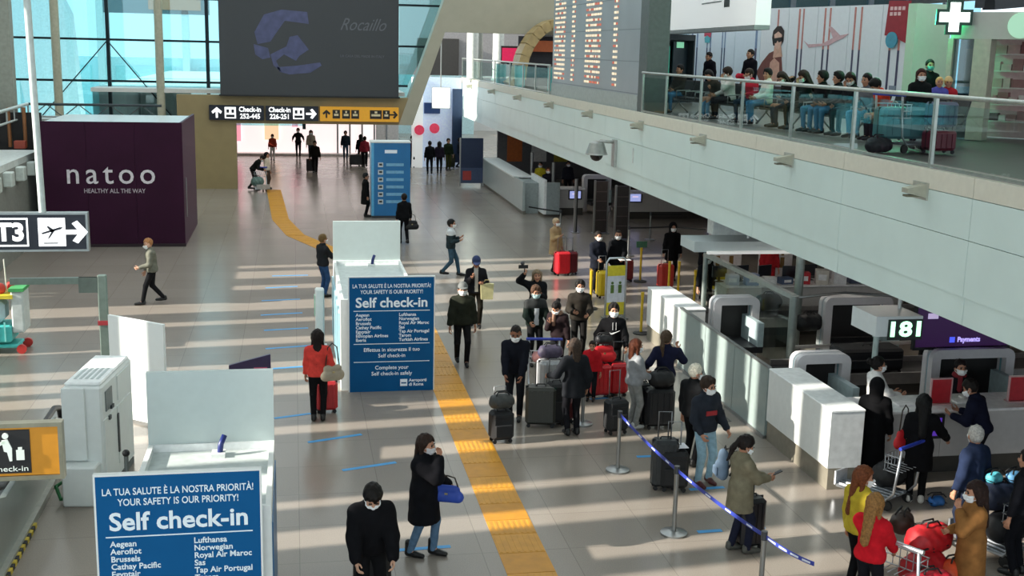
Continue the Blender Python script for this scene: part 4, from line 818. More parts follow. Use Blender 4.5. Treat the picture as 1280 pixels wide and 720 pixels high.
b0, b1 = Vector((10.95, 31.5, ZD)), Vector((12.1, 21.5, ZD)); bd = (b1-b0).normalized(); BRZ = math.atan2(bd.y, bd.x); SEATS = []
for i, (p, w_) in enumerate(bs):
    c = b0.lerp(b1, i/4); bench(w_ + ' black bench of the row behind the deck railing', c, BRZ, 4); SEATS += [c+bd*((k-1.5)*.6) for k in range(4)]
# ================================================================== check-in desks under the deck
def counter(lab, x0, x1, y0, y1, h_=1.3, kick=.36):
    t = thing('check_in_counter', lab, 'counter', (0, 0, 0), group='white lead counters'); n = max(2, int((y1-y0)/1.1))
    for i in range(n): a, c = y0+(y1-y0)*i/n, y0+(y1-y0)*(i+1)/n; part('front_panel', white, t, (x0, x0+.06, a+.003, c-.003, kick, h_-.04))
    part('end_panel', M('#c8cbcb', .45), t, (x0+.0, x1, y0-.03, y0, kick, h_-.04)); part('core', white, t, (x0+.06, x1, y0, y1, kick, h_-.05)); part('top', M('#eceeed', .35), t, (x0-.01, x1+.01, y0-.04, y1, h_-.04, h_), b=.01); part('kick_plate', M('#8b8577', .4, .2), t, (x0+.03, x1-.02, y0, y1, 0, kick)); return t
counter('white counter with person shadows beside desk 181', 8.05, 8.6, 16.0, 18.4); counter('white counter behind the woman in navy', 8.1, 8.65, 23.35, 25.75, 1.25)
gw = thing('frosted_partition', 'long grey frosted glass partition between the two white counters', 'partition', (8.05, 0, 0))
for i in range(3): part('panel', M('#93a19e', .3, var=.05), gw, (0, .05, 18.45+i*1.6, 20.03+i*1.6, .05, 1.28))
part('base_rail', steel, gw, (-.02, .07, 18.45, 23.25, 0, .06)); part('top_rail', steel, gw, (-.01, .06, 18.45, 23.25, 1.28, 1.31))
fd = M('#7d7d7b', .5)
for x, y in ((7.82, 19.7), (7.8, 20.6)):
    m = MB(); rect_frame(m, -.2, .12, -.25, .25, .025, 0, .006); o = MB(); o.v = [(a, c, b_) for a, b_, c in m.v]; o.v = [(p[0], p[1], p[2]) for p in [(v[0], v[2], v[1]) for v in m.v]]; o.f = m.f; o.sm = m.sm; o = o.build('floor_hatch', M('#4d4c48', .5), None, (x-.1, y, .0)); tag(o, ('nearer' if y < 20 else 'farther') + ' dark square hatch outline on the floor by the partition', 'floor hatch', 'floor hatches')
def desk(lab, x0, x1, y0, depth=.8, h_=1.1, scr=()):
    t = thing('check_in_desk', lab, 'desk', (0, 0, 0), group='check-in desks'); n = max(2, int((x1-x0)/1.3))
    for i in range(n): a, c = x0+(x1-x0)*i/n, x0+(x1-x0)*(i+1)/n; part('front_panel', M('#b9b6b4', .5, var=.04), t, (a+.004, c-.004, y0, y0+.05, .3, h_-.05))
    part('core', M('#c0bdbb', .5), t, (x0, x1, y0+.05, y0+depth, .3, h_-.06)); part('top', M('#e6e4e4', .35), t, (x0-.02, x1+.02, y0-.06, y0+depth, h_-.05, h_), b=.01); part('kick_plate', M('#3b3833', .5), t, (x0+.03, x1-.03, y0+.08, y0+depth-.05, 0, .3))
    for x, z, c_ in scr: q = part('screen_frame', blackm, t, (x-.28, x+.28, y0-.05, y0, z-.2, z+.2)); part('screen', M(c_, .3, emit=.9, var=.1, scale=4), q, (x-.23, x+.23, y0-.055, y0-.05, z-.15, z+.15)); part('lettering_bar', M('#ffd8e4', .4, emit=.8, var=0), q, (x-.12, x+.12, y0-.06, y0-.055, z+.02, z+.05))
    return t
desk('long grey check-in desk 181 with two small screens', 8.62, 13.4, 16.45, scr=((9.95, .82, '#4a2a90'), (12.0, .88, '#d01848')))
desk('check-in desk with cluttered top beyond the partition', 10.3, 15, 26.4)
desk('far check-in desk with blue square sign at its left', 10.6, 11.7, 46.4, scr=((11.3, .85, '#9aa4d8'),)); desk('far check-in desk behind the dark totems', 13.0, 17.5, 45.2, scr=((13.5, .88, '#9aa4d8'), (16.8, .88, '#9aa4d8')))
for i, x in enumerate((10.2, 11.6)):
    t = thing('red_notice_holder', ('left' if i == 0 else 'right') + ' red notice in acrylic holder on desk 181', 'notice', (x+.1, 16.7, 1.1), group='red notices on desk 181'); part('card', M('#b8202c', .4), t, (-.17, .17, 0, .02, .02, .42)); m = MB(); rect_frame(m, -.19, .19, .0, .44, .02, -.01, .03); m.build('holder', M('#c9a0a0', .3), t); part('foot', M('#c9a0a0', .3), t, (-.19, .19, -.06, .1, 0, .02))
for i, (x, y) in enumerate(((10.75, 16.8), (11.0, 16.95), (12.3, 16.8), (9.7, 16.75))): tag(MB().box(-.15, .15, -.11, .11, 0, .025).build('paper_stack', M('#f2eeee', .6), None, (x, y, 1.1)), ('white paper stack between the red notices', 'second white paper stack by the seated clerk', 'white paper stack at the right end of desk 181', 'white paper stack near the clerk in white')[i], 'paper', 'papers on desk 181')
def arch(lab, x0, x1, y, top=1.42, d=.34):
    t = thing('baggage_arch', lab, 'baggage arch', (0, y, 0), group='white baggage arches'); wm = M('#dcd8da', .35, var=.03); r_ = .16; th = .17
    def path(off):
        x_0, x_1, zt, rr_ = x0+off, x1-off, top-off, max(.02, r_-off); P = [(x_0, 0)]
        for k in range(5): a = math.pi-math.pi/2*k/4; P.append((x_0+rr_+rr_*math.cos(a), zt-rr_+rr_*math.sin(a)))
        for k in range(5): a = math.pi/2-math.pi/2*k/4; P.append((x_1-rr_+rr_*math.cos(a), zt-rr_+rr_*math.sin(a)))
        return P+[(x_1, 0)]
    O, I = path(0), path(th); n = len(O)
    for nm, y0, y1, mt in (('front_frame', 0, d*.42, wm), ('gap_ring', d*.42, d*.58, M('#7fb0bc', .3)), ('rear_frame', d*.58, d, wm)):
        k = .0 if nm != 'gap_ring' else .02; m = MB(); v = [(p[0]+(k if p[0] < (x0+x1)/2 else -k), y_, p[1]-(k if i not in (0, n-1) else 0)) for y_ in (y0, y1) for i, p in enumerate(O)]+[(p[0], y_, p[1]) for y_ in (y0, y1) for p in I]; f = []
        for i in range(n-1): f += [(i, i+1, 2*n+i+1, 2*n+i), (n+i, 3*n+i, 3*n+i+1, n+i+1), (i, n+i, n+i+1, i+1), (2*n+i, 2*n+i+1, 3*n+i+1, 3*n+i)]
        m.add(v, f); m.build(nm, mt, t)
    part('curtain', M('#1d1a1a', .6), t, (x0+th, x1-th, d*.8, d*.85, .5, top-th)); part('belt', M('#26262a', .5), t, (x0+th, x1-th, -.7, d*.8, .35, .48)); part('side_guard', M('#b7c9cc', .3), t, (x1-th-.12, x1-th, -.7, d*.8, .48, 1.0)); return t
arch('white baggage arch right behind the white counter of desk 181', 8.72, 9.75, 18.75); arch('white baggage arch at the right end behind the seated clerk', 11.3, 12.95, 18.7, 1.46); arch('white baggage arch behind the frosted partition', 8.95, 10.0, 23.6, 1.42); arch('white baggage arch left of the 181 number box', 11.4, 13.0, 23.3, 1.45); arch('far white baggage arch between the grey desks', 11.9, 13.1, 47.4, 1.55)
for i, (y, lab) in enumerate(((19.9, 'dark baggage conveyor running behind desk 181'), (24.6, 'dark baggage conveyor in the middle bay'), (29.0, 'far dark baggage conveyor with bags'))):
    cx0 = 13.6 if i == 2 else 9.2
    t = thing('conveyor', lab, 'conveyor', (0, y, 0), group='baggage conveyors'); part('bed', M('#2c2a2b', .5), t, (cx0, 30, 0, 1.1, .3, .62)); part('side_rail', M('#9a9694', .35, .5), t, (cx0, 30, -.06, 0, .5, .72)); part('rear_rail', M('#8a8684', .35, .5), t, (cx0, 30, 1.1, 1.16, .5, .72)); part('skirt', M('#4a4644', .6), t, (cx0, 30, .05, 1.05, 0, .3))
nbx = thing('number_box', 'white box sign with glowing green number 181', 'sign', (0, 0, 0)); part('box', M('#e4eaea', .4, var=.02), nbx, (9.76, 10.62, 18.0, 18.9, 1.92, 2.27)); part('number_panel', M('#16241d', .4), nbx, (9.98, 10.62, 17.98, 18.0, 1.86, 2.22)); text('181', .36, M('#b8ffd0', .4, emit=1.6, var=0), nbx, (10.3, 17.97, 2.04), bold=.012, width=.56); MB().cyl((10.0, 18.4, 0), (10.0, 18.4, 1.92), .05).build('post', M('#b4c4c0', .4), nbx); MB().cyl((10.5, 18.6, 2.27), (10.5, 18.6, ZS), .03).build('hanger', white, nbx)
scn = thing('purple_screen', 'wide purple advertising screen right of the number box', 'screen', (0, 18.9, 0)); part('panel', M('#3a0f4e', .3, emit=.25, var=.15, scale=1.5), scn, (11.05, 12.9, 0, .05, 1.47, 2.2)); m = MB(); rect_frame(m, 11.0, 12.95, 1.42, 2.25, .04, -.01, .07); m.build('frame', blackm, scn); text('Payments', .13, M('#c0b0ff', .4, emit=.8, var=0), scn, (12.1, -.01, 1.6), bold=.004, width=.45); part('logo', M('#5060ff', .4, emit=.8, var=0), scn, (11.72, 11.82, -.01, 0, 1.55, 1.65)); part('headline', M('#c8b8e0', .4, emit=.6, var=0), scn, (11.25, 11.45, -.01, 0, 2.0, 2.1)); 
for x in (11.3, 12.6): part('hanger', steel, scn, (x-.02, x+.02, .01, .05, 2.2, ZS))
cb = thing('canopy_box', 'flat white canopy box over the middle check-in bay', 'canopy', (0, 0, 0)); part('slab', M('#c6d0d0', .4, var=.02), cb, (9.1, 13, 25.5, 26.5, 2.1, 2.34)); part('upstand', M('#dfe6e4', .4), cb, (9.9, 13, 26.5, 26.9, 2.34, 2.8)); part('light_strip', M('#f4f4f0', .4, emit=.3, var=0), cb, (9.4, 13, 25.4, 25.5, 2.06, 2.12)); MB().cyl((10.6, 26.0, 2.3), (10.6, 26.0, ZS), .03).build('hanger', white, cb)
# glass partition with steel posts
gp = thing('glass_partition', 'steel framed glass partition running back from desk 181', 'partition', (0, 0, 0)); P3 = [Vector((10.05, 27.3, 0)), Vector((10.15, 22.2, 0)), Vector((11.15, 24.2, 0))]
for p, h_, r_ in ((P3[0], 1.75, .06), (P3[1], 1.75, .09), (P3[2], 2.3, .1)): MB().cyl(p, p+Vector((0, 0, h_)), r_, n=12).build('post', M('#a9b4b0', .3, .6), gp)
MB().beam(P3[0]+Vector((0, 0, 1.72)), P3[1]+Vector((0, 0, 1.72)), .12, .1).build('top_rail', M('#aab4b0', .3, .5), gp)
m = MB(); a, c = P3[0], P3[1]; m.add([(a.x, a.y, .1), (c.x, c.y, .1), (c.x, c.y, 1.66), (a.x, a.y, 1.66), (a.x+.012, a.y, .1), (c.x+.012, c.y, .1), (c.x+.012, c.y, 1.66), (a.x+.012, a.y, 1.66)], [(3, 2, 1, 0), (4, 5, 6, 7), (0, 1, 5, 4), (1, 2, 6, 5), (2, 3, 7, 6), (3, 0, 4, 7)]); m.build('glass_panel', glass('#eef4f2', .93), gp); MB().tube([P3[1]+Vector((0, 0, 1.7)), P3[1]+Vector((1.2, .2, 1.75)), P3[1]+Vector((2.4, .1, 1.68)), P3[1]+Vector((4, 0, 1.7))], .03, 6).build('cross_bar', steel, gp)
MB().beam(P3[1]+Vector((.1, .1, .62)), P3[1]+Vector((3.2, .3, .62)), .08, .06).build('low_rail', M('#b8b4b2', .4), gp)
# clutter on the middle and third desks
rr = random.Random(5)
for i in range(5):
    x, y = 10.3+i*.6, 26.85+rr.uniform(-.05, .15); t = thing('desk_monitor', ('first', 'second', 'third', 'fourth', 'fifth', 'sixth', 'seventh')[i] + ' dark monitor from the left on the third check-in desk', 'monitor', (x, y, 1.1), rr.uniform(-.4, .4), 'monitors on the third desk'); part('screen', M('#23262c', .3), t, (-.2, .2, 0, .03, .12, .4)); part('back', M('#8d9094', .4), t, (-.19, .19, .03, .06, .13, .39)); part('stand', blackm, t, (-.03, .03, .02, .05, 0, .14), (-.1, .1, -.05, .1, 0, .015))
for i in range(9):
    x = 10.5+i*.46; c_ = ('#c8ccd8', '#9aa8c8', '#e4e4e4', '#4a5a78', '#c23038', '#d8d2c8', '#e8e8ea', '#384058', '#b8c0c8')[i]; t = thing('desk_box', ('pale', 'blue-grey', 'white', 'slate blue', 'red', 'cream', 'off-white', 'dark navy', 'light grey')[i] + ' box on the third check-in desk', 'box', (x, 26.5+rr.uniform(-.02, .1), 1.1), rr.uniform(-.3, .3), 'boxes on the third desk'); h_ = rr.uniform(.12, .4); part('carton', M(c_, .5), t, (-.16, .16, -.12, .12, 0, h_), b=.01); part('flap', M('#f0f0f0', .5), t, (-.1, .1, -.125, -.12, h_*.3, h_*.7))
for i, (x, y, c1) in enumerate(((13.3, 30.5, '#e8d860'), (11.9, 30.8, '#d9d0dc'), (13.9, 27.6, '#c8c060'))):
    t = thing('notice_stand', ('yellow and white distancing notice with two footprints', 'lilac-grey notice beside the person in red', 'yellow notice board half hidden by the deck edge')[i], 'notice', (x, y, 0)); part('board', M('#e4dfe0', .5), t, (-.5, .5, 0, .04, .35, 1.75)); part('yellow_base', M('#c9b62c', .5), t, (-.5, .5, -.01, .05, .1, .45)); part('post', steel, t, (-.04, .04, .02, .06, 0, .4)); part('foot', steel, t, (-.3, .3, -.15, .2, 0, .03))
    for dx in (-.2, .2): part('footprint', M('#8a6a3a', .5), t, (dx-.06, dx+.06, -.006, 0, .75, 1.05), (dx-.04, dx+.04, -.006, 0, 1.1, 1.2))
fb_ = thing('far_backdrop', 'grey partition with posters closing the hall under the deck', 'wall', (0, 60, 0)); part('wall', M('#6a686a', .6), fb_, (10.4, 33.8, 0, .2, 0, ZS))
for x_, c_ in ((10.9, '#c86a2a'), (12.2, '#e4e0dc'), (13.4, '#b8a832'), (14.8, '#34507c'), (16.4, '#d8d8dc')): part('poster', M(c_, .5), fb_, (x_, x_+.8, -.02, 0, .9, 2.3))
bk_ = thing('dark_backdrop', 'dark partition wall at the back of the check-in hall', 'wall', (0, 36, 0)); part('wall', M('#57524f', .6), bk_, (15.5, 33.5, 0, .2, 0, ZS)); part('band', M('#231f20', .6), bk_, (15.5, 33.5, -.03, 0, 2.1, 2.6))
# far counters
fc = thing('far_counter', 'long grey far counter with bright white end panel', 'counter', (0, 0, 0)); part('front', M('#aab4b2', .35, var=.05), fc, (9.15, 9.25, 46.6, 57, .15, 1.35)); part('body', M('#9aa3a2', .5), fc, (9.25, 9.9, 47, 57, 0, 1.25)); part('kick', M('#6c6a60', .5), fc, (9.2, 9.3, 46.6, 57, 0, .15)); part('white_end', M('#f4f7f6', .4), fc, (9.9, 10.0, 45.9, 48.6, .1, 1.5)); part('grey_return', M('#9aa4a5', .45), fc, (10.0, 10.55, 45.9, 46.0, .1, 1.4)); part('edge_strip', white, fc, (9.12, 9.2, 56.9, 57.1, 0, 1.4)); part('worktop', white, fc, (9.12, 9.95, 48.6, 57, 1.3, 1.36))
for i, (x, y, h_) in enumerate(((10.3, 50.5, 2.2), (10.5, 47.0, 2.1))): t = thing('steel_post', ('farther' if i == 0 else 'nearer') + ' tall steel post on the far counter', 'post', (x, y, 0), group='posts at the far counter'); MB().cyl((0, 0, 0), (0, 0, h_), .07, n=10).build('shaft', steel, t); MB().cyl((0, 0, 0), (0, 0, .04), .14, n=12).build('base', steel, t)
ng = thing('navy_backdrop', 'dark navy board with red design left of the far counter', 'board', (8.1, 56.6, 0)); part('board', M('#1c2a48', .5), ng, (-.1, 1.0, 0, .06, .9, 2.35)); part('lower_print', M('#3d4a68', .5), ng, (-.1, 1.0, -.01, .0, .15, .9)); part('red_design', M('#a83a34', .5), ng, (.0, .42, -.02, -.01, .3, .75)); part('post', steel, ng, (-.16, -.1, -.02, .06, 0, 2.35)); part('leg', steel, ng, (.9, .96, 0, .06, 0, .9))
sg = thing('check_in_screen', 'blue-edged bright screen under the deck above far desks', 'screen', (0, 46.8, 0)); part('panel', M('#c8ccff', .4, emit=.8, var=0), sg, (11.6, 15.4, 0, .08, 2.25, 2.9)); part('frame', M('#23358c', .4), sg, (11.5, 15.5, .02, .1, 2.15, 2.3), (11.5, 11.6, .0, .1, 2.15, 2.9))
part('hanger', steel, sg, (13, 13.05, .03, .08, 2.8, 3.0))
for i, (px, py, h_) in enumerate(((750, 292, 1.95), (776, 300, 1.95))):
    p = at(px, py); t = thing('dark_totem', ('left' if i == 0 else 'right') + ' tall dark totem panel with silver edges in the queue area', 'totem', (p.x, p.y, 0), group='dark totems'); part('panel', M('#3a3332', .4), t, (-.22, .22, -.04, .04, .05, h_)); part('edge', steel, t, (-.28, -.22, -.05, .05, 0, h_+.03), (.22, .27, -.05, .05, 0, h_+.03)); part('base', steel, t, (-.3, .3, -.2, .2, 0, .03))
    for k in range(4): part('shelf_line', M('#5d5350', .5), t, (-.2, .2, -.05, -.04, .5+k*.35, .53+k*.35))
p = at(719, 291); t = thing('tall_gate_post', 'tall slim silver post left of the dark totems', 'post', (p.x, p.y, 0)); part('shaft', steel, t, (-.07, .0, -.05, .05, 0, 2.0)); part('dark_edge', blackm, t, (0, .05, -.05, .05, 0, 2.0)); part('foot', steel, t, (-.15, .13, -.15, .15, 0, .03))
# ================================================================== queue barriers
def stanchion(lab, loc, h_=.98, col=None, group='queue posts', belt=None, head=True):
    t = thing('queue_post', lab, 'queue post', loc, 0, group); m_ = steel if col is None else M(col, .4)
    MB().cyl((0, 0, .03), (0, 0, h_), .032, n=12).build('post', m_, t); MB().cyl((0, 0, 0), (0, 0, .025), .19, .19, n=22).cyl((0, 0, .025), (0, 0, .05), .19, .06, n=22).build('base', steel if col is None else M('#2b2b2b', .5), t)
    MB().cyl((0, 0, h_-.09), (0, 0, h_+.02), .04, n=12).build('head', M('#3a3d42', .4) if col is None else m_, t)
    if belt:
        q = Vector(belt[0])-Vector(loc); sag = belt[2] if len(belt) > 2 else .03; P = [Vector((0, 0, h_-.04)).lerp(Vector((q.x, q.y, belt[3] if len(belt) > 3 else h_-.04)), k/10)-Vector((0, 0, sag*4*(k/10)*(1-k/10))) for k in range(11)]
        bm = MB()
        for a, c in zip(P[:-1], P[1:]): bm.add([a+Vector((0, 0, s)) for s in (-.026, .026)]+[c+Vector((0, 0, s)) for s in (.026, -.026)]+[a+Vector((.004, .004, s)) for s in (-.026, .026)]+[c+Vector((.004, .004, s)) for s in (.026, -.026)], [(0, 1, 2, 3), (7, 6, 5, 4), (1, 5, 6, 2), (0, 3, 7, 4)])
        o = bm.build('belt', M(belt[1], .5), t)
        if belt[1] != '#1a1a1c':
            for k in (1.6, 3.9, 6.2, 8.5):
                i = int(k); f_ = k-i; c = P[i].lerp(P[min(10, i+1)], f_); d = (P[min(10, i+1)]-P[i]).normalized()*.07; wm = MB().add([c-d+Vector((-.003, -.003, -.012)), c+d+Vector((-.003, -.003, -.012)), c+d+Vector((-.003, -.003, .012)), c-d+Vector((-.003, -.003, .012))], [(0, 1, 2, 3)]); wm.build('belt_print', M('#dfe4f4', .5), o)
    return t
q0, q1, q2 = at(772, 588), at(842, 667), at(949, 760); q3 = at(1010, 800)
stanchion('chrome queue post under the grey suitcase, start of the blue belt', q0, belt=(q1, '#2c3c9a')); stanchion('middle chrome queue post of the blue belt', q1, belt=(q2, '#2c3c9a')); stanchion('chrome queue post at the lower edge, blue belt running on', q2, belt=(q3, '#2c3c9a'))
stanchion('chrome queue post just right of the black leather coat', at(728, 530))
yl = '#d8b324'
for px, py, lab in ((738, 386, 'yellow queue post beside the red suitcases'), (801, 417, 'yellow queue post left of the white counter'), (800, 352, 'yellow post with small green sign near the hooded traveller'), (835, 372, 'yellow queue post in front of the orange-red suitcase'), (847, 372, 'yellow queue post right of the orange-red suitcase'), (867, 385, 'yellow queue post by the glass partition')):
    p = at(px, py); t = stanchion(lab, p, 1.0, yl, 'yellow queue posts')
    if px == 800: part('small_sign', M('#3a6a50', .5), t, (-.16, .16, -.02, .02, 1.02, 1.2))
for a, c in (((700, 297), (660, 290)), ((785, 320), (838, 318)), ((838, 318), (880, 322)), ((812, 300), (850, 300))):
    pa, pb = at(*a), at(*c); stanchion(('dark-belted post near the beige coat traveller', 'dark-belted post right of the two dark travellers', 'dark-belted post behind the orange-red suitcase', 'dark-belted post in the far queue lane')[((700, 297), (785, 320), (838, 318), (812, 300)).index(a)], pa, .98, None, 'dark belted posts', (pb, '#1a1a1c', .01))
# A-frame notice
p = at(768, 398); af = thing('distance_notice', 'yellow and white distancing notice in a rounded steel frame', 'notice', (p.x, p.y, 0), .15)
MB().tube([(-.27, 0, 0), (-.27, 0, 1.45), (-.2, 0, 1.55), (.2, 0, 1.55), (.27, 0, 1.45), (.27, 0, 0)], .025, 8).build('frame', M('#c8cfd4', .3, .5), af); part('card', M('#dfe6f2', .5), af, (-.24, .24, -.01, .01, .3, 1.35)); part('yellow_band', M('#e6d83c', .5), af, (-.24, .24, -.014, .012, 1.1, 1.36), (-.24, .24, -.014, .012, .1, .42)); part('foot', steel, af, (-.29, -.25, -.2, .2, 0, .03), (.25, .29, -.2, .2, 0, .03))
for x in (-.1, .11): m = MB(); m.cyl((x, -.02, .92), (x, -.012, .92), .035, n=12); m.box(x-.045, x+.045, -.02, -.012, .66, .87); m.build('figure_mark', M('#5a7a3a', .5), af)
# ================================================================== luggage
def suitcase(lab, loc, rz=0, w=.46, d=.28, h_=.68, col='#1a1a1c', hand=True, soft=False, group=None, ext=.40, bag=None):
    t = thing('suitcase', lab, 'suitcase', (loc[0], loc[1], loc[2] if len(loc) > 2 else 0), rz, group); c = M(col, .38 if not soft else .75, var=.08); dk = M('#111113', .5)
    b = part('shell', c, t, (-w/2, w/2, -d/2, d/2, .06, h_), b=.05)
    if soft: part('front_pocket', c, b, (-w/2+.04, w/2-.04, -d/2-.04, -d/2, .12, h_*.62), b=.03); part('zip', dk, b, (-w/2+.03, w/2-.03, -d/2-.006, -d/2+.0, h_*.8, h_*.815))
    else:
        for k in range(4): x = -w/2+w*(k+1)/5; part('rib', c, b, (x-.014, x+.014, -d/2-.012, d/2+.012, .12, h_-.06))
        part('seam', dk, b, (-w/2-.004, w/2+.004, -.008, .008, .08, h_+.003))
    for x in (-1, 1):
        for y in (-1, 1): MB().cyl((x*(w/2-.06), y*(d/2-.05)-.012, .035), (x*(w/2-.06), y*(d/2-.05)+.012, .035), .035, n=10).build('wheel', dk, t)
    MB().tube([(-.08, 0, h_), (-.07, 0, h_+.035), (.07, 0, h_+.035), (.08, 0, h_)], .012, 6).build('top_handle', dk, t)
    if hand: MB().tube([(-.1, d/2-.04, h_-.02), (-.1, d/2-.04, h_+ext), (.1, d/2-.04, h_+ext), (.1, d/2-.04, h_-.02)], .011, 6).build('telescopic_handle', M('#8a8c8e', .3, .7), t)
    return t
def backpack(lab, loc, rz=0, col='#1a1a1c', s=1.0, tilt=0):
    t = thing('backpack', lab, 'backpack', loc, rz); t.rotation_euler = (tilt, 0, rz); c = M(col, .8, var=.15)
    V, Q = nets(lambda p: np.maximum(smin([seg(p, (0, 0, .10), (0, 0, .34), .13, .115, ((0, 1, 0), 1.55)), seg(p, (0, -.07, .10), (0, -.07, .2), .09, .085, ((0, 1, 0), 1.7))], .02), -9), (-.16, -.18, -.06), (.16, .15, .5), .022); mesh_obj('sack', np_mesh(V*s, Q), c, t); part('front_pocket', c, t, (-.08*s, .08*s, -.135*s, -.1*s, .06*s, .2*s), b=.015)
    for x in (-.08, .08): MB().tube([(x*s, .07*s, .42*s), (x*s, .17*s, .44*s), (x*1.2*s, .2*s, .25*s), (x*s, .08*s, .06*s)], .014, 6).build('strap', M('#101012', .8), t)
    MB().tube([(-.04*s, .02, .45*s), (0, .02, .5*s), (.04*s, .02, .45*s)], .01, 6).build('grab_loop', M('#101012', .8), t); return t
def handbag(lab, loc, rz=0, col='#b9a98a', w=.32, h_=.24, d=.12, strap=.3, cat='handbag'):
    t = thing('handbag', lab, cat, loc, rz); c = M(col, .6, var=.12); V, Q = nets(lambda p: smin([seg(p, (-w*.36, 0, h_*.3), (w*.36, 0, h_*.3), h_*.34, h_*.34, ((0, 1, 0), h_/d*.8)), seg(p, (-w*.28, 0, h_*.7), (w*.28, 0, h_*.7), h_*.26, h_*.26, ((0, 1, 0), h_/d*.9))], .02), (-w*.8, -d*1.2, -.06), (w*.8, d*1.2, h_*1.1), .016); mesh_obj('pouch', np_mesh(V, Q), c, t); MB().tube([(-w*.38, 0, h_*.8), (-w*.25, 0, h_+strap*.8), (0, 0, h_+strap), (w*.25, 0, h_+strap*.8), (w*.38, 0, h_*.8)], .011, 6).build('strap', M('#3a3028', .7), t); part('clasp', M('#c0b080', .3, .7), t, (-.02, .02, -d*.52, -d*.44, h_*.5, h_*.6)); return t
def duffel(lab, loc, rz=0, col='#b01c24', L=.6, r_=.17):
    t = thing('holdall', lab, 'bag', loc, rz); c = M(col, .55, var=.2, scale=14); V, Q = nets(lambda p: np.maximum(seg(p, (-L/2+r_, 0, r_*.95), (L/2-r_, 0, r_*.95), r_, r_), -p[:, 2])+.006*np.sin(p[:, 0]*40+p[:, 2]*25), (-L/2-.02, -r_-.02, -.02), (L/2+.02, r_+.02, 2*r_+.02), .024); mesh_obj('sack', np_mesh(V, Q), c, t)
    for y in (-.06, .06): MB().tube([(-.12, y, r_*1.85), (-.08, y*.6, r_*2+.035), (.08, y*.6, r_*2+.035), (.12, y, r_*1.85)], .012, 6).build('handle', M('#151516', .7), t)
    for x in (-.12, .12): part('band', M('#151516', .7), t, (x-.015, x+.015, -r_-.006, r_+.006, r_*.75, r_*.8))
    return t
def trolley(lab, loc, rz=0, blue_=True):
    """baggage trolley, handle at -y (where the pusher stands), deck towards +y"""
    t = thing('baggage_trolley', lab, 'trolley', loc, rz, 'baggage trolleys'); s_ = M('#b9bcc0', .3, .75)
    for x in (-.3, .3): MB().tube([(x, .75, .14), (x, -.1, .16), (x, -.22, .3), (x, -.3, 1.02)], .02, 8).build('side_frame', s_, t)
    part('deck', s_, t, (-.28, .28, -.1, .78, .14, .16)); 
    for i in range(5): part('deck_slat', s_, t, (-.24+i*.11, -.2+i*.11, -.1, .78, .16, .175))
    MB().cyl((-.36, -.3, 1.03), (.36, -.3, 1.03), .028, n=10).build('handle_bar', M('#2b3fa8', .45) if blue_ else s_, t)
    b = MB()
    for z in (.62, .74, .86): b.tube([(-.29, -.27, z), (-.29, -.02, z), (.29, -.02, z), (.29, -.27, z)], .009, 5)
    for i in range(7): x = -.27+i*.09; b.tube([(x, -.27, .62), (x, -.02, .62), (x, -.02, .86)], .007, 5)
    b.build('basket', s_, t)
    for x, y in ((-.28, -.12), (.28, -.12), (0, .72)): MB().cyl((x-.02, y, .08), (x+.02, y, .08), .08, n=12).build('wheel', M('#222222', .6), t)
    part('front_guard', s_, t, (-.3, .3, .77, .8, .14, .36)); return t
def g(px, py, z=0): return tuple(at(px, py, z))
suitcase('red suitcase standing in front of the red-jacket woman', g(408, 515), .1, .40, .26, .60, '#b8282c', group=None)
suitcase('black cabin case pushed by the man in dark navy, camouflage bag on top', g(626, 552), .15, .40, .28, .56, '#17181b', soft=True)
duffel('camouflage grey bag lying on the black cabin case', (*g(626, 552)[:2], .60), .2, '#3a3c3a', .46, .13)
suitcase('big dark olive hard suitcase with shiny front', g(675, 532), -.2, .54, .34, .74, '#33342e'); suitcase('tall black suitcase next to the olive one, left of the leather coat', g(694, 530), .1, .30, .34, .78, '#141416', soft=True)
suitcase('dark red low case behind the leather coat woman', g(706, 528), .3, .3, .25, .45, '#4a1418', hand=False)
suitcase('bright red suitcase in front of the black hoodie man', g(749, 496), .1, .42, .28, .66, '#c41f28', group='red suitcases in the queue'); suitcase('second red suitcase behind the grey hoodie woman', g(772, 494), -.1, .36, .28, .66, '#b81c26', group='red suitcases in the queue')
hb_ = handbag('glossy red shopping bag on the bright red suitcase', (*g(752, 494)[:2], .68), .1, '#d0202a', .44, .34, .18, .12, 'bag'); duffel('black bag on top of the red suitcase', (*g(752, 494)[:2], 1.04), .1, '#17171a', .36, .09)
suitcase('black soft case at the grey hoodie woman\'s left', g(769, 541), .2, .40, .28, .62, '#1a1b1d', soft=True, ext=.5); suitcase('large black suitcase behind the woman in navy', g(822, 534), 0, .52, .34, .74, '#15161a', hand=False); duffel('black bag heaped on the large black suitcase', (*g(824, 534)[:2], .76), .1, '#131315', .5, .16)
suitcase('narrow black case between grey hoodie and navy woman', g(802, 530), .2, .26, .3, .76, '#16171a')
suitcase('tall charcoal suitcase behind the blue queue belt', g(829, 610), -.15, .40, .30, .80, '#2c3032'); suitcase('black suitcase with a white sheet on top by the ripped jeans', g(841, 612), -.2, .42, .30, .64, '#17181a', soft=True, ext=.42)
tag(MB().box(-.17, .17, -.12, .12, 0, .008).build('paper_sheet', M('#ecedf2', .6), None, (*g(842, 610)[:2], .682)), 'white paper sheet lying on a black suitcase', 'paper')
suitcase('black suitcase beside the olive coat woman', g(935, 684), .15, .36, .30, .74, '#15151a'); suitcase('black suitcase held by the looking-down man at the lower edge', g(465, 735), 0, .46, .30, .66, '#141416', ext=.36)
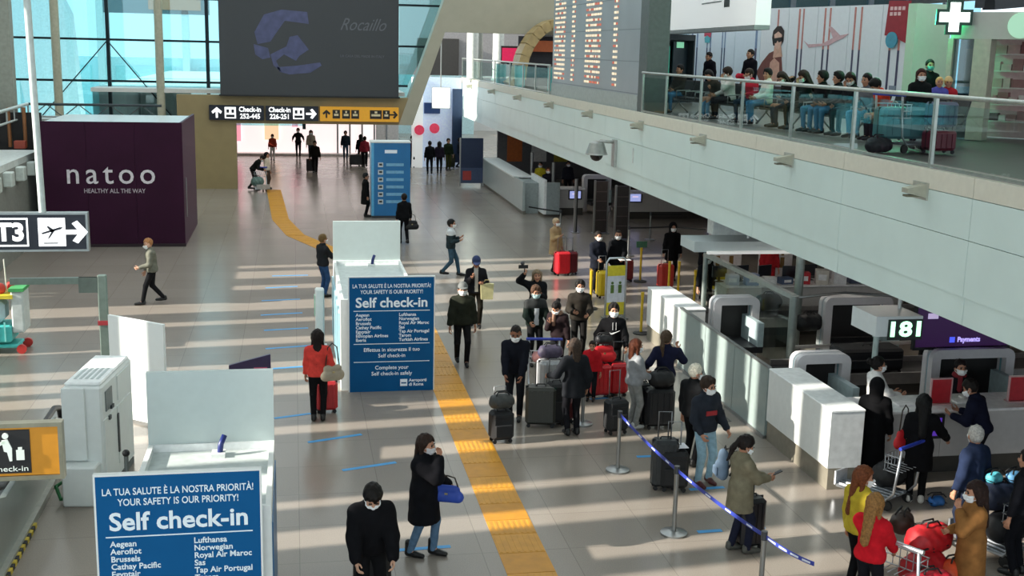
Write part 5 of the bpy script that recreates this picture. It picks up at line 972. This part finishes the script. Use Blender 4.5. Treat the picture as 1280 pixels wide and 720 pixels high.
backpack('blue-grey backpack worn by the olive coat woman', (at(921, 680).x-.28, at(921, 680).y-.02, .98), math.radians(-92), '#55687c', .92); backpack('black backpack hanging at the grey sweater man\'s side', (at(893, 575).x, at(893, 575).y+.15, .62), math.radians(30), '#141416', 1.15)
# far luggage
suitcase('bright red suitcase beside the beige coat traveller', g(702, 344), .2, .46, .32, .72, '#d4222e', group='far red suitcases'); suitcase('dark maroon suitcase right of the bright red one', g(713, 343), .2, .36, .32, .70, '#5a1620'); suitcase('yellow suitcase in front of the two dark travellers', g(753, 372), .1, .34, .30, .74, '#d8b81e', group='yellow suitcases'); suitcase('brownish yellow suitcase left of the bright yellow one', g(743, 365), .1, .26, .28, .70, '#8a6a1c', group='yellow suitcases')
suitcase('dark red suitcase behind the distancing notice', g(784, 352), 0, .3, .26, .66, '#7a2428'); suitcase('orange-red suitcase in front of the black hooded traveller', g(831, 361), .1, .44, .3, .72, '#b83a30')
# trolleys
tr1 = g(680, 492); trolley('baggage trolley with blue handle and pink bags in the queue', tr1, math.radians(172)); suitcase('grey plastic-wrapped suitcase on the queue trolley', (tr1[0]+.05, tr1[1]-.45, .15), .1, .56, .36, .66, '#a4a6a8', hand=False); duffel('pink and navy bag on the queue trolley basket', (tr1[0], tr1[1]+.10, .62), .1, '#b8807e', .5, .12); duffel('dark striped bag under the pink one on the trolley', (tr1[0]+.02, tr1[1]-.38, .83), .05, '#4a4258', .5, .13)
tr2 = (7.15, 11.95, 0); trolley('baggage trolley loaded with red bags at the lower right', tr2, math.radians(-60), False)
duffel('large red bag leaning on the lower right trolley', (7.45, 12.1, .36), .5, '#a8141e', .72, .20); duffel('red plastic-wrapped bag on top beside the brown coat', (7.62, 12.3, .64), .3, '#b8161f', .66, .19); duffel('orange-red bag in the lower right heap', (7.85, 12.05, .34), .2, '#d04a22', .5, .16); duffel('crimson bag at the bottom edge of the heap', (7.3, 11.7, .30), .1, '#b01a2c', .7, .2); duffel('dark brown round bag on the trolley rail', (7.5, 12.75, .72), .8, '#3a2a22', .4, .14)
tr3 = g(1112, 630); trolley('baggage trolley with blue handle in front of the black abaya', tr3, math.radians(30)); duffel('black bag on the trolley by the black abaya', (tr3[0]+.1, tr3[1]+.25, .2), .3, '#161719', .6, .2)
tr5 = g(1262, 700); trolley('baggage trolley piled with dark bags at the right edge', tr5, math.radians(20)); duffel('black bag on the right edge trolley', (tr5[0]+.05, tr5[1]+.2, .2), .3, '#17181c', .7, .22); duffel('dark blue bag on the right edge trolley', (tr5[0]-.1, tr5[1]+.3, .62), .1, '#1c2438', .6, .2)
for i, (px, py, c_, lab) in enumerate(((1170, 632, '#2a6ab4', 'small blue bag on the floor by the white sneakers'), (1265, 668, '#58b8c8', 'turquoise pack on the right edge trolley'), (1278, 690, '#6aa8d8', 'light blue pack at the right edge'))): duffel(lab, g(px, py, 0 if i == 0 else .5) if i == 0 else (tr5[0]-.45+.3*i, tr5[1]+.32, .985), .2*i, c_, .26, .08)
tag(suitcase('big black suitcase lying on the conveyor behind desk 181', (10.9, 20.4, .62), 0, 1.3, .6, .5, '#16171a', hand=False, soft=True), None, None)
sc1 = g(840, 345)
for i, (px, py, c_, lab) in enumerate(((1010, 411, '#17181a', 'black bag on the middle conveyor'), (960, 385, '#2a2624', 'dark brown bag on the conveyor behind the desk clutter'))): duffel(lab, (at(px, py, .7).x, at(px, py, .7).y, .66), .2, c_, .7, .2)
trolley('far trolley pushed by people at the hall opening', g(326, 238), math.radians(190)); duffel('pale green bag on the far trolley', (*g(322, 238)[:2], .2), 0, '#5a7068', .6, .22)
suitcase('dark case trailed near the hall opening', g(389, 215), .1, .5, .3, .7, '#241a1a'); suitcase('black case standing by the red-backed traveller', g(447, 207), 0, .9, .4, .62, '#121314', hand=False); suitcase('dark case right of the crowd by the strut', g(563, 210), 0, .5, .3, .8, '#2a2c1a')
# deck trolleys
tr6 = g(1120, 190, ZD); trolley('deck trolley with teal suitcase seen through the railing', tr6, math.radians(-70)); suitcase('teal suitcase on the deck trolley', (tr6[0]+.1, tr6[1]+.1, ZD+.18), .1, .95, .4, .62, '#4a7f86', hand=False); duffel('dark striped bag below the teal suitcase', (tr6[0]-.4, tr6[1]-.1, ZD+.0), .4, '#26262a', .6, .14)
p = g(1172, 192, ZD); suitcase('navy suitcase on the deck right of the long-haired woman', (p[0], p[1], ZD+.42), .1, .55, .3, .5, '#2c3c5c', hand=False); suitcase('maroon suitcase on the deck under the navy one', (p[0], p[1], ZD), .1, .55, .34, .42, '#7a2234', hand=False)
# ================================================================== people
def ph_(lab, px, py, z=0.0, **k):
    return person(lab, tuple(at(px, py, z)), **k)
FAR = .040
ph_('man in grey-green jacket and white mask walking left by the purple hoarding', 192, 380, heading=265, h=1.74, top='#6d6d62', legs='#1a1a1d', hair='#a4724a', style='thin', skin='#c99a80', stride=.26, hp=.25, lean=.08, lh=(-.2, .30, 1.0))
red = ph_('woman seen from behind in coral red jacket with long dark hair', 398, 526, heading=5, h=1.68, top='#d8463e', legs='#141416', hair='#1d1412', style='long', mask=False, lh=(-.24, .15, .82), rh=(.2, .2, .95))
handbag('beige shoulder bag on the red-jacket woman\'s right side', tuple(red['to']((.27, -.05, .80))), .3, '#a69a86', .34, .30, .14, .38)
ph_('traveller in dark jacket and jeans using the farther kiosk', 404, 371, heading=60, h=1.70, top='#24262a', legs='#2c4a72', hair='#6e5634', style='short', rh=(.12, .42, 1.12), vx=.032)
ph_('man with white-shouldered dark jacket and jeans walking in mid hall', 563, 345, heading=100, h=1.72, top='#2c3a40', legs='#3c5668', trim='#d8dcde', hair='#1c1c1c', style='short', stride=.25, rh=(.12, .25, 1.1), lh=(-.15, .25, 1.15), vx=.032)
ph_('man in dark olive jacket and white cap walking to the camera', 577, 455, heading=182, h=1.80, top='#2a2d24', legs='#1a1a1b', hair='#2a2420', style='short', hat=('cap', '#6a6c6a'), stride=.14, bulk=2.6)
ph_('man in blue cap and dark coat behind the olive jacket man', 594, 408, heading=185, h=1.76, top='#222226', legs='#2a2620', style='short', hat=('cap', '#26345c'), hp=.35, shirt='#b8b4ac', mask=False, coat=.85, rh=(.12, .28, 1.25), lh=(-.14, .22, 1.1), stride=.1)
pb = at(600, 408); tb_ = thing('paper_bag', 'pale yellow paper bag held by the blue cap man', 'bag', (pb.x+.12, pb.y-.2, .72)); m = MB(); m.prism([(-.14, 0), (.14, 0), (.16, .38), (-.16, .38)], 1, -.05, .05); m.build('sack', M('#d8cf9a', .6), tb_); MB().tube([(-.07, 0, .38), (-.05, 0, .47), (.05, 0, .47), (.07, 0, .38)], .008, 5).build('handle', M('#a89a68', .6), tb_)
wc = ph_('woman in long black coat holding a tissue to her face', 530, 694, heading=118, h=1.68, top='#121216', legs='#5b7690', shoes='#131313', hair='#2c1d16', style='long', coat=.50, mask='#d8d4d4', rh=(.06, .22, 1.46), lh=(-.22, .26, .98), boot=True, feet=((-.07, .10), (.10, -.16)), vx=.024, bulk=4.0, hp=.1)
handbag('royal blue bag carried by the black coat woman', tuple(wc['to']((-.08, .30, .80))), math.radians(-20), '#2b4aa8', .40, .24, .14, .12)
p = at(463, 604, 1.70); person('man in black jacket looking down with hands on a suitcase', (p.x, p.y, 0), heading=176, h=1.80, top='#101013', legs='#131315', hair='#15110f', style='thick', mask=True, hp=.7, lean=.22, lh=(-.2, .36, .90), rh=(.2, .36, .90), vx=.024, bulk=3.2, skin='#c79a80')
ph_('man in dark navy jacket with white mask pushing the cabin case', 643, 524, heading=195, h=1.82, top='#15171f', legs='#1a1b1f', hair='#241d1a', style='thin', skin='#8a5a42', lean=.22, hp=.1, lh=(-.12, .45, .82), rh=(.14, .50, .80), bulk=1.8)
ph_('woman seen from behind in black leather coat with brown hair', 715, 544, heading=352, h=1.74, top='#1e2024', legs='#16161a', hair='#3a2e26', style='mid', mask=False, coat=.72, lh=(-.38, .25, 1.05), rh=(.26, .02, .85), bulk=1.6)
nk = ph_('man in black hoodie with white check mark logo and white mask', 763, 488, heading=186, h=1.78, top='#151517', legs='#141415', hair='#1c1714', style='thick', lh=(.20-.42, .30, .95), rh=(.34, .12, .92), bulk=1.4, skin='#c48e72')
lg_ = thing('hoodie_logo_plate', None, None) if False else None
m = MB(); m.prism([(-.10, .02), (-.075, -.025), (-.045, -.03), (.11, .05), (-.04, -.0), (-.07, .0)], 1, .0, .012); o = m.build('logo_print', M('#eeeeee', .6), nk['o'], (0, .175, 1.20)); o.rotation_euler = (0, 0, math.pi); o.location = (0, .196, 1.22)
for sx in (-.03, .035): MB().cyl((sx, .165, 1.43), (sx, .185, 1.28), .004, n=5).build('drawstring', M('#dddddd', .7), nk['o'])
ph_('woman with fur-trimmed hood raising a phone on a stick', 669, 425, heading=185, h=1.66, top='#17191c', legs='#15161a', hair='#7a6a54', style='wavy', mask=False, rh=(.32, .12, 1.66), lh=(-.05, .28, 1.2), bulk=1.9)
pg = PEOPLE[-1]['wr'][1]; t = thing('phone_gimbal', 'small phone on a stick held up above the queue', 'phone', (pg[0], pg[1], pg[2]+.02)); MB().cyl((0, 0, 0), (0, 0, .12), .012, n=6).build('stick', blackm, t); part('phone', blackm, t, (-.14, .08, -.01, .01, .12, .20)); MB().sph((-.05, 0, .24), .05).build('lamp', M('#3a3a3e', .5), t)
ph_('man in open black jacket and white shirt behind the trolley', 667, 456, heading=176, h=1.74, top='#17201c', legs='#1a1a1c', hair='#4a3426', style='thick', shirt='#c8ccd0', lh=(-.2, .35, 1.02), rh=(.2, .35, 1.02), mask='#a8c4c4', hp=.15, trim='#161a1a')
ph_('woman with brown scarf and dark hair leaning in the queue', 697, 468, heading=215, h=1.62, top='#2a2022', legs='#1c1a1c', hair='#171312', style='bun', scarf='#8a6a58', lean=.25, hp=.4, mask=True, rh=(.1, .3, 1.25))
ph_('man in dark brown-grey jacket and white mask behind the group', 722, 448, heading=188, h=1.76, top='#2c2823', legs='#1c1b1a', hair='#1b1715', style='thick', rh=(.15, .32, 1.1), lh=(-.15, .32, 1.05), bulk=1.6)
ph_('child in red jacket beside the black hoodie man', 738, 500, heading=200, h=1.18, top='#b81f28', legs='#1a1b20', hair='#2a1d16', style='short', mask=False, rh=(.1, .3, 1.1))
ph_('woman in grey hoodie and grey joggers with auburn hair', 790, 535, heading=75, h=1.64, top='#8d8f92', legs='#8b8b88', shoes='#c8c8c4', hair='#5a2f1e', style='mid', rh=(.1, .3, 1.0), lh=(-.12, .28, 1.05), bulk=1.4)
ph_('woman seen from behind in dark navy top, one hand on hip', 828, 528, heading=20, h=1.72, top='#1b1d33', legs='#141418', hair='#4a3a2c', style='pony', mask=True, hy=.5, lh=(-.36, .02, 1.02), rh=(.22, .3, 1.35))
ph_('white-haired man in black jacket behind the grey sweater man', 862, 582, heading=60, h=1.72, top='#131416', legs='#141416', hair='#d8d2c0', style='short', bulk=1.7, hp=.2, hy=.3)
gs = ph_('man in charcoal sweater with red print and ripped light jeans', 877, 604, heading=165, h=1.74, top='#2a2e36', legs='#8fb0c0', shoes='#4a1414', hair='#2e221a', style='thick', lh=(-.28, .20, .92), rh=(.20, .20, .90), hp=.2, hy=-.35, feet=((-.12, .0), (.12, .06)), bulk=1.3)
part('chest_print', M('#a02028', .6), gs['o'], (-.09, .10, .155, .172, 1.16, 1.23))
oc = ph_('woman in long olive coat looking at her phone', 921, 690, heading=82, h=1.66, top='#7a735f', legs='#1d2030', shoes='#4a4a44', hair='#1d1614', style='pony', coat=.62, hp=.55, rh=(.06, .40, 1.10), lh=(-.06, .40, 1.08), bulk=1.5, vx=.024, feet=((-.09, -.05), (.09, .10)))
pp = oc['to']((.0, .52, 1.12)); t = tag(MB().box(-.02, .12, -.035, .035, 0, .012, b=.004).build('mobile_phone', blackm, None, tuple(pp)), 'dark mobile phone in the olive coat woman\'s hands', 'phone'); t.rotation_euler = (0, -.4, 0)
ph_('woman in yellow jacket and white mask at the lower right', 1066, 742, heading=75, h=1.68, top='#b5a032', legs='#121214', hair='#6a3a20', style='long', hy=.5, hp=.1, rh=(.12, .3, .98), bulk=1.8)
ph_('woman in bright red jacket with blonde hair, back to camera', 1080, 778, heading=55, h=1.62, top='#c01a26', legs='#17181e', hair='#8a6236', style='long', mask=False, lh=(-.1, .38, .95), rh=(.15, .38, .9), bulk=1.6, hp=.2)
bc = at(1222, 606, 1.64); person('woman in camel coat holding a phone to her masked face', (bc.x, bc.y, 0), heading=285, h=1.68, top='#8a5f35', legs='#2a2320', hair='#2a1a16', style='wavy', coat=.45, hp=.1, lh=(-.10, .22, 1.40), rh=(.1, .25, 1.05), bulk=1.8, vx=.024)
ph_('figure in black hooded abaya beside the white counter', 1086, 600, heading=30, h=1.68, top='#0e0e10', legs='#0e0e10', hood_on=True, mask=False, coat=.12, bulk=1.6)
person('clerk in white shirt standing behind desk 181', (9.55, 17.45, 0), heading=95, h=1.72, top='#e6e4e2', legs='#17171a', hair='#14100e', style='bun', rh=(.1, .4, 1.1), lh=(-.1, .35, 1.1))
bk2 = ph_('woman in long black coat with white sneakers at desk 181', 1143, 628, heading=25, h=1.70, top='#111114', legs='#131315', shoes='#d8d4cc', hair='#0e0d0d', style='long', mask=False, coat=.55, rh=(.42, .28, 1.0), bulk=1.6, hp=.15)
handbag('bright red shoulder bag of the black coat woman at desk 181', tuple(bk2['to']((-.26, .0, .88))), .5, '#c41a22', .30, .30, .14, .36)
person('man in dark navy jacket leaning over desk 181', (10.55, 15.85, 0), heading=320, h=1.76, top='#16182a', legs='#15161c', hair='#191412', style='short', lean=.35, hp=.2, lh=(-.2, .42, 1.12), rh=(.15, .42, 1.12), bulk=1.5, skin='#a8765c')
p = at(1222, 534, 1.74); person('grey-haired man in blue suit jacket seen from behind', (p.x, p.y, 0), heading=340, h=1.76, top='#222c44', legs='#1e2536', hair='#b4b0aa', style='short', mask=True, hy=.6, bulk=1.7, lh=(-.25, .06, .84), rh=(.25, .1, .86))
person('clerk with white mask and red scarf seated behind desk 181', (11.1, 17.5, .12), heading=185, h=1.70, top='#1c1a20', legs='#17171a', hair='#1a1214', style='bun', seat=.62, scarf='#7a1c28', feet=((-.1, .3), (.1, .3)))
p = at(1288, 565, 1.7); person('dark-clothed traveller at the right edge of the frame', (p.x, p.y, 0), heading=330, h=1.74, top='#121319', legs='#121318', style='short', mask=False)
# mid distance queue
ph_('traveller in beige coat with dark bag by the red suitcases', 693, 340, heading=140, h=1.66, top='#b49870', legs='#1a1818', hair='#c0a888', style='short', coat=.55, vx=.034, rh=(.1, .25, 1.2), trim='#a88a64')
ph_('left of two dark-clad travellers behind the yellow suitcases', 745, 366, heading=165, h=1.74, top='#1a1d26', legs='#16161a', style='short', vx=.034, rh=(.15, .3, 1.0), coat=.7)
ph_('right of two dark-clad travellers, all in black with mask', 770, 364, heading=195, h=1.74, top='#101114', legs='#131316', hair='#2a2420', style='thin', vx=.034, bulk=1.8, lh=(-.15, .35, 1.0), coat=.75)
p = PEOPLE[-1]['to']((-.2, .42, .98)); tag(MB().box(-.16, .16, -.1, .1, 0, .012).build('paper_sheet', M('#f0f0f0', .5), None, tuple(p)), 'white sheet held between the two dark-clad travellers', 'paper')
ph_('traveller in black hooded coat behind the orange-red suitcase', 838, 350, heading=185, h=1.72, top='#121113', legs='#141415', hair='#171212', style='long', vx=.034, coat=.6, hood_on=True)
ph_('person in dark coat waiting left of the blue pillar', 457, 271, heading=90, h=1.74, top='#141414', legs='#141416', vx=FAR, coat=.5, mask=False, hair='#1a1a1a')
b5 = ph_('person in black with a dark bag walking past the blue pillar', 505, 305, heading=350, h=1.76, top='#131417', legs='#141418', vx=FAR, mask=False, stride=.15)
handbag('black bag with pale strap carried past the blue pillar', tuple(b5['to']((.28, 0, .50))), 0, '#121214', .36, .32, .16, .2)
far = [(316, 237, 90, 1.78, '#121212', '#2a2220', 'person in black bending over a trolley at the hall opening'), (334, 236, 110, 1.70, '#d8c8b4', '#4a3c34', 'person in pale jacket with white trousers at the hall opening'), (373, 197, 180, 1.76, '#17181c', '#1a1b20', 'person in black with hands on hips in the bright opening'), (394, 217, 185, 1.74, '#26221e', '#1e1a1a', 'traveller in brown pulling a case in the bright opening'),
 (389, 200, 180, 1.74, '#a89c8c', '#2c3440', 'person in beige top standing beyond the hands-on-hips one'), (432, 200, 180, 1.72, '#1d2530', '#38485c', 'person in dark blue standing by the shop front'), (456, 209, 0, 1.74, '#8a2a38', '#1a1a1e', 'traveller with dark red back walking away near the pillar'), (451, 206, 350, 1.72, '#15161a', '#15161a', 'traveller in black left of the dark red one'),
 (515, 209, 180, 1.76, '#4a1c26', '#1a1a1c', 'person in dark red top right behind the blue pillar'), (537, 218, 0, 1.80, '#15161a', '#16171b', 'tall traveller in black, left of the crowd by the strut'), (549, 217, 10, 1.72, '#2a2230', '#1c1c20', 'traveller in dark plum in the crowd by the strut'), (560, 213, 170, 1.76, '#1f2a1c', '#3a3c20', 'traveller in dark green at the right of the crowd'), (574, 210, 90, 1.72, '#1c2430', '#2a3446', 'traveller in navy near the tall navy board'), (525, 208, 180, 1.70, '#d4d4d0', '#2a2a2e', 'person in white top behind the pillar crowd'), (341, 200, 190, 1.50, '#b0402c', '#e0dcd8', 'child-sized figure in red and white in the bright hall')]
for i, (px, py, hd, hh, tc, lc, lab) in enumerate(far):
    kw = dict(lh=(-.33, .0, 1.05), rh=(.33, .0, 1.05)) if px == 373 else {}
    if px == 316: kw = dict(lean=.7, hp=.3, lh=(-.2, .5, .9), rh=(.2, .5, .9))
    person(lab, tuple(at(px, py)), heading=hd, h=hh, top=tc, legs=lc, vx=FAR, mask=(i % 2 == 0), stride=(.15 if i % 3 == 0 else 0), style=('short', 'mid', 'thick')[i % 3], group='people in the far hall', **kw)
# staff and travellers under the deck
for i, (x, y, hd, tc, lab, st_) in enumerate(((13.3, 22.4, 180, '#1c1e26', 'staff member in black by the middle baggage conveyor', 'short'), (10.2, 27.6, 170, '#17181c', 'clerk in dark uniform behind the third desk, left', 'bun'), (11.0, 29.9, 150, '#141418', 'black-clad person standing beyond the third desk', 'short'), (12.9, 30.0, 190, '#a8242c', 'person in red uniform by the distancing notice', 'bun'), (11.9, 31.5, 200, '#2a2c34', 'traveller in dark grey behind the lilac notice', 'mid'), (10.7, 49.0, 180, '#1a1a20', 'clerk in black at the far counter', 'short'), (10.9, 51.5, 200, '#c8b830', 'worker in yellow vest at the far counter', 'short'), (14.0, 47.0, 180, '#3a2824', 'clerk with brown hair behind the far desk with arches', 'long'), (12.3, 52.0, 180, '#22242c', 'traveller in charcoal near the far check-in screen', 'short'))):
    person(lab, (x, y, 0), heading=hd, h=1.7, top=tc, legs=tc if tc == '#a8242c' else '#17171a', vx=FAR, style=st_, hair=('#1a1412', '#4a2c1e')[i % 2], group='people behind the desks')
# people on the upper deck
def px_of(v): q = Vector(v)-Vector((0, 0, EYE)); return 640+F_PX*q.dot(RT)/q.dot(FW)
dk = [(836, 'short', '#3a3630', 'seated traveller in brown-grey, far left of the deck bench row', 0), (905, 'thick', '#c8c0bc', 'seated traveller in white-pink top beside the standing man', 0), (893, 'mid', '#35322c', 'bent traveller in dark khaki on the far bench', .5), (946, 'short', '#b02a3a', 'seated traveller in red just right of the standing man', 0), (957, 'thick', '#d8d4c8', 'seated traveller with pale mask and cream scarf', 0), (1003, 'wavy', '#17171a', 'seated woman with bushy dark hair under the poster', 0), (1014, 'thick', '#141416', 'seated traveller in black next to the bushy-haired woman', 0), (981, 'mid', '#241c1c', 'seated traveller in dark brown in front of the poster', .2), (1043, 'thick', '#17181c', 'seated dark-haired man facing the hall, middle of the row', 0), (1061, 'mid', '#1a1a1e', 'seated woman with raised hand, right of the dark-haired man', 0), (1028, 'short', '#6a6a70', 'seated traveller in grey, half hidden in the bench row', .1)]
for i, (px, st_, tc, lab, ln_) in enumerate(dk):
    p = min(SEATS, key=lambda s_: abs(px_of(s_)-px)); SEATS.remove(p); person(lab, (p.x, p.y, ZD), heading=90-math.degrees(BRZ)+90+((i*17) % 24-12)*1.2, h=1.72, top=tc, legs=('#4a7ca0', '#1c1c20', '#5a88a8', '#2a3848')[i % 4], seat=.47, vx=FAR, style=st_, hair=('#171312', '#2a1c16')[i % 2], lean=ln_+(.0, .12, .05, .2)[i % 4], lh=((-.14, .32, .66), (-.05, .26, 1.05), (-.2, .3, .64), (-.1, .3, .72))[i % 4], rh=((.05, .24, 1.18), (.12, .32, .66), (.2, .34, .64), (.02, .28, .78))[(i+1) % 4], hy=(0, .5, -.4, .2, -.6)[i % 5], hp=(.1, .4, .0, .3)[i % 4], mask=(i % 2 == 1), group='seated travellers on the deck')
p = at(934, 138, ZD); person('man in black coat standing on the deck above the railing', (p.x, p.y, ZD), heading=250, h=1.84, top='#141118', legs='#141418', vx=FAR, coat=.6, mask=False, hair='#171212', bulk=1.8)
p = at(886, 132, ZD); person('man in dark jacket bending left of the standing man', (p.x, p.y, ZD), heading=250, h=1.74, top='#15131a', legs='#16161c', vx=FAR, lean=.15, mask=False, hair='#171212', bulk=1.7)
p = min(SEATS, key=lambda s_: abs(px_of(s_)-1108)); person('traveller in orange-red jacket leaning forward on the deck', (p.x, p.y, ZD), heading=270, h=1.70, top='#c8402c', legs='#22262c', seat=.47, lean=.5, hp=.3, vx=.034, mask=False, hair='#171312', style='thick')
p = at(1143, 186, ZD); person('long-haired woman with white mask standing by the deck trolley', (p.x, p.y, ZD), heading=190, h=1.48, top='#17191a', legs='#17181c', hair='#3a1a16', style='long', vx=.034, coat=.4)
p = at(1154, 170, ZD); person('man in dark clothes behind the long-haired woman', (p.x, p.y, ZD), heading=190, h=1.66, top='#1a1c20', legs='#17181c', vx=FAR, mask='#58a0a0', hair='#141212')
for i, (px, hc, tc) in enumerate(((1167, '#d8b070', '#5a58a8'), (1178, '#e0b060', '#b02a34'))):
    p = at(px, 180, ZD); person(('child in purple with a blond head' if i == 0 else 'child in red with a cream cap') + ' behind the deck suitcases', (p.x, p.y, ZD), heading=200, h=1.32, top=tc, legs='#22242c', vx=FAR, hair=hc, mask=False, hat=None if i == 0 else ('beanie', '#d8b880'))
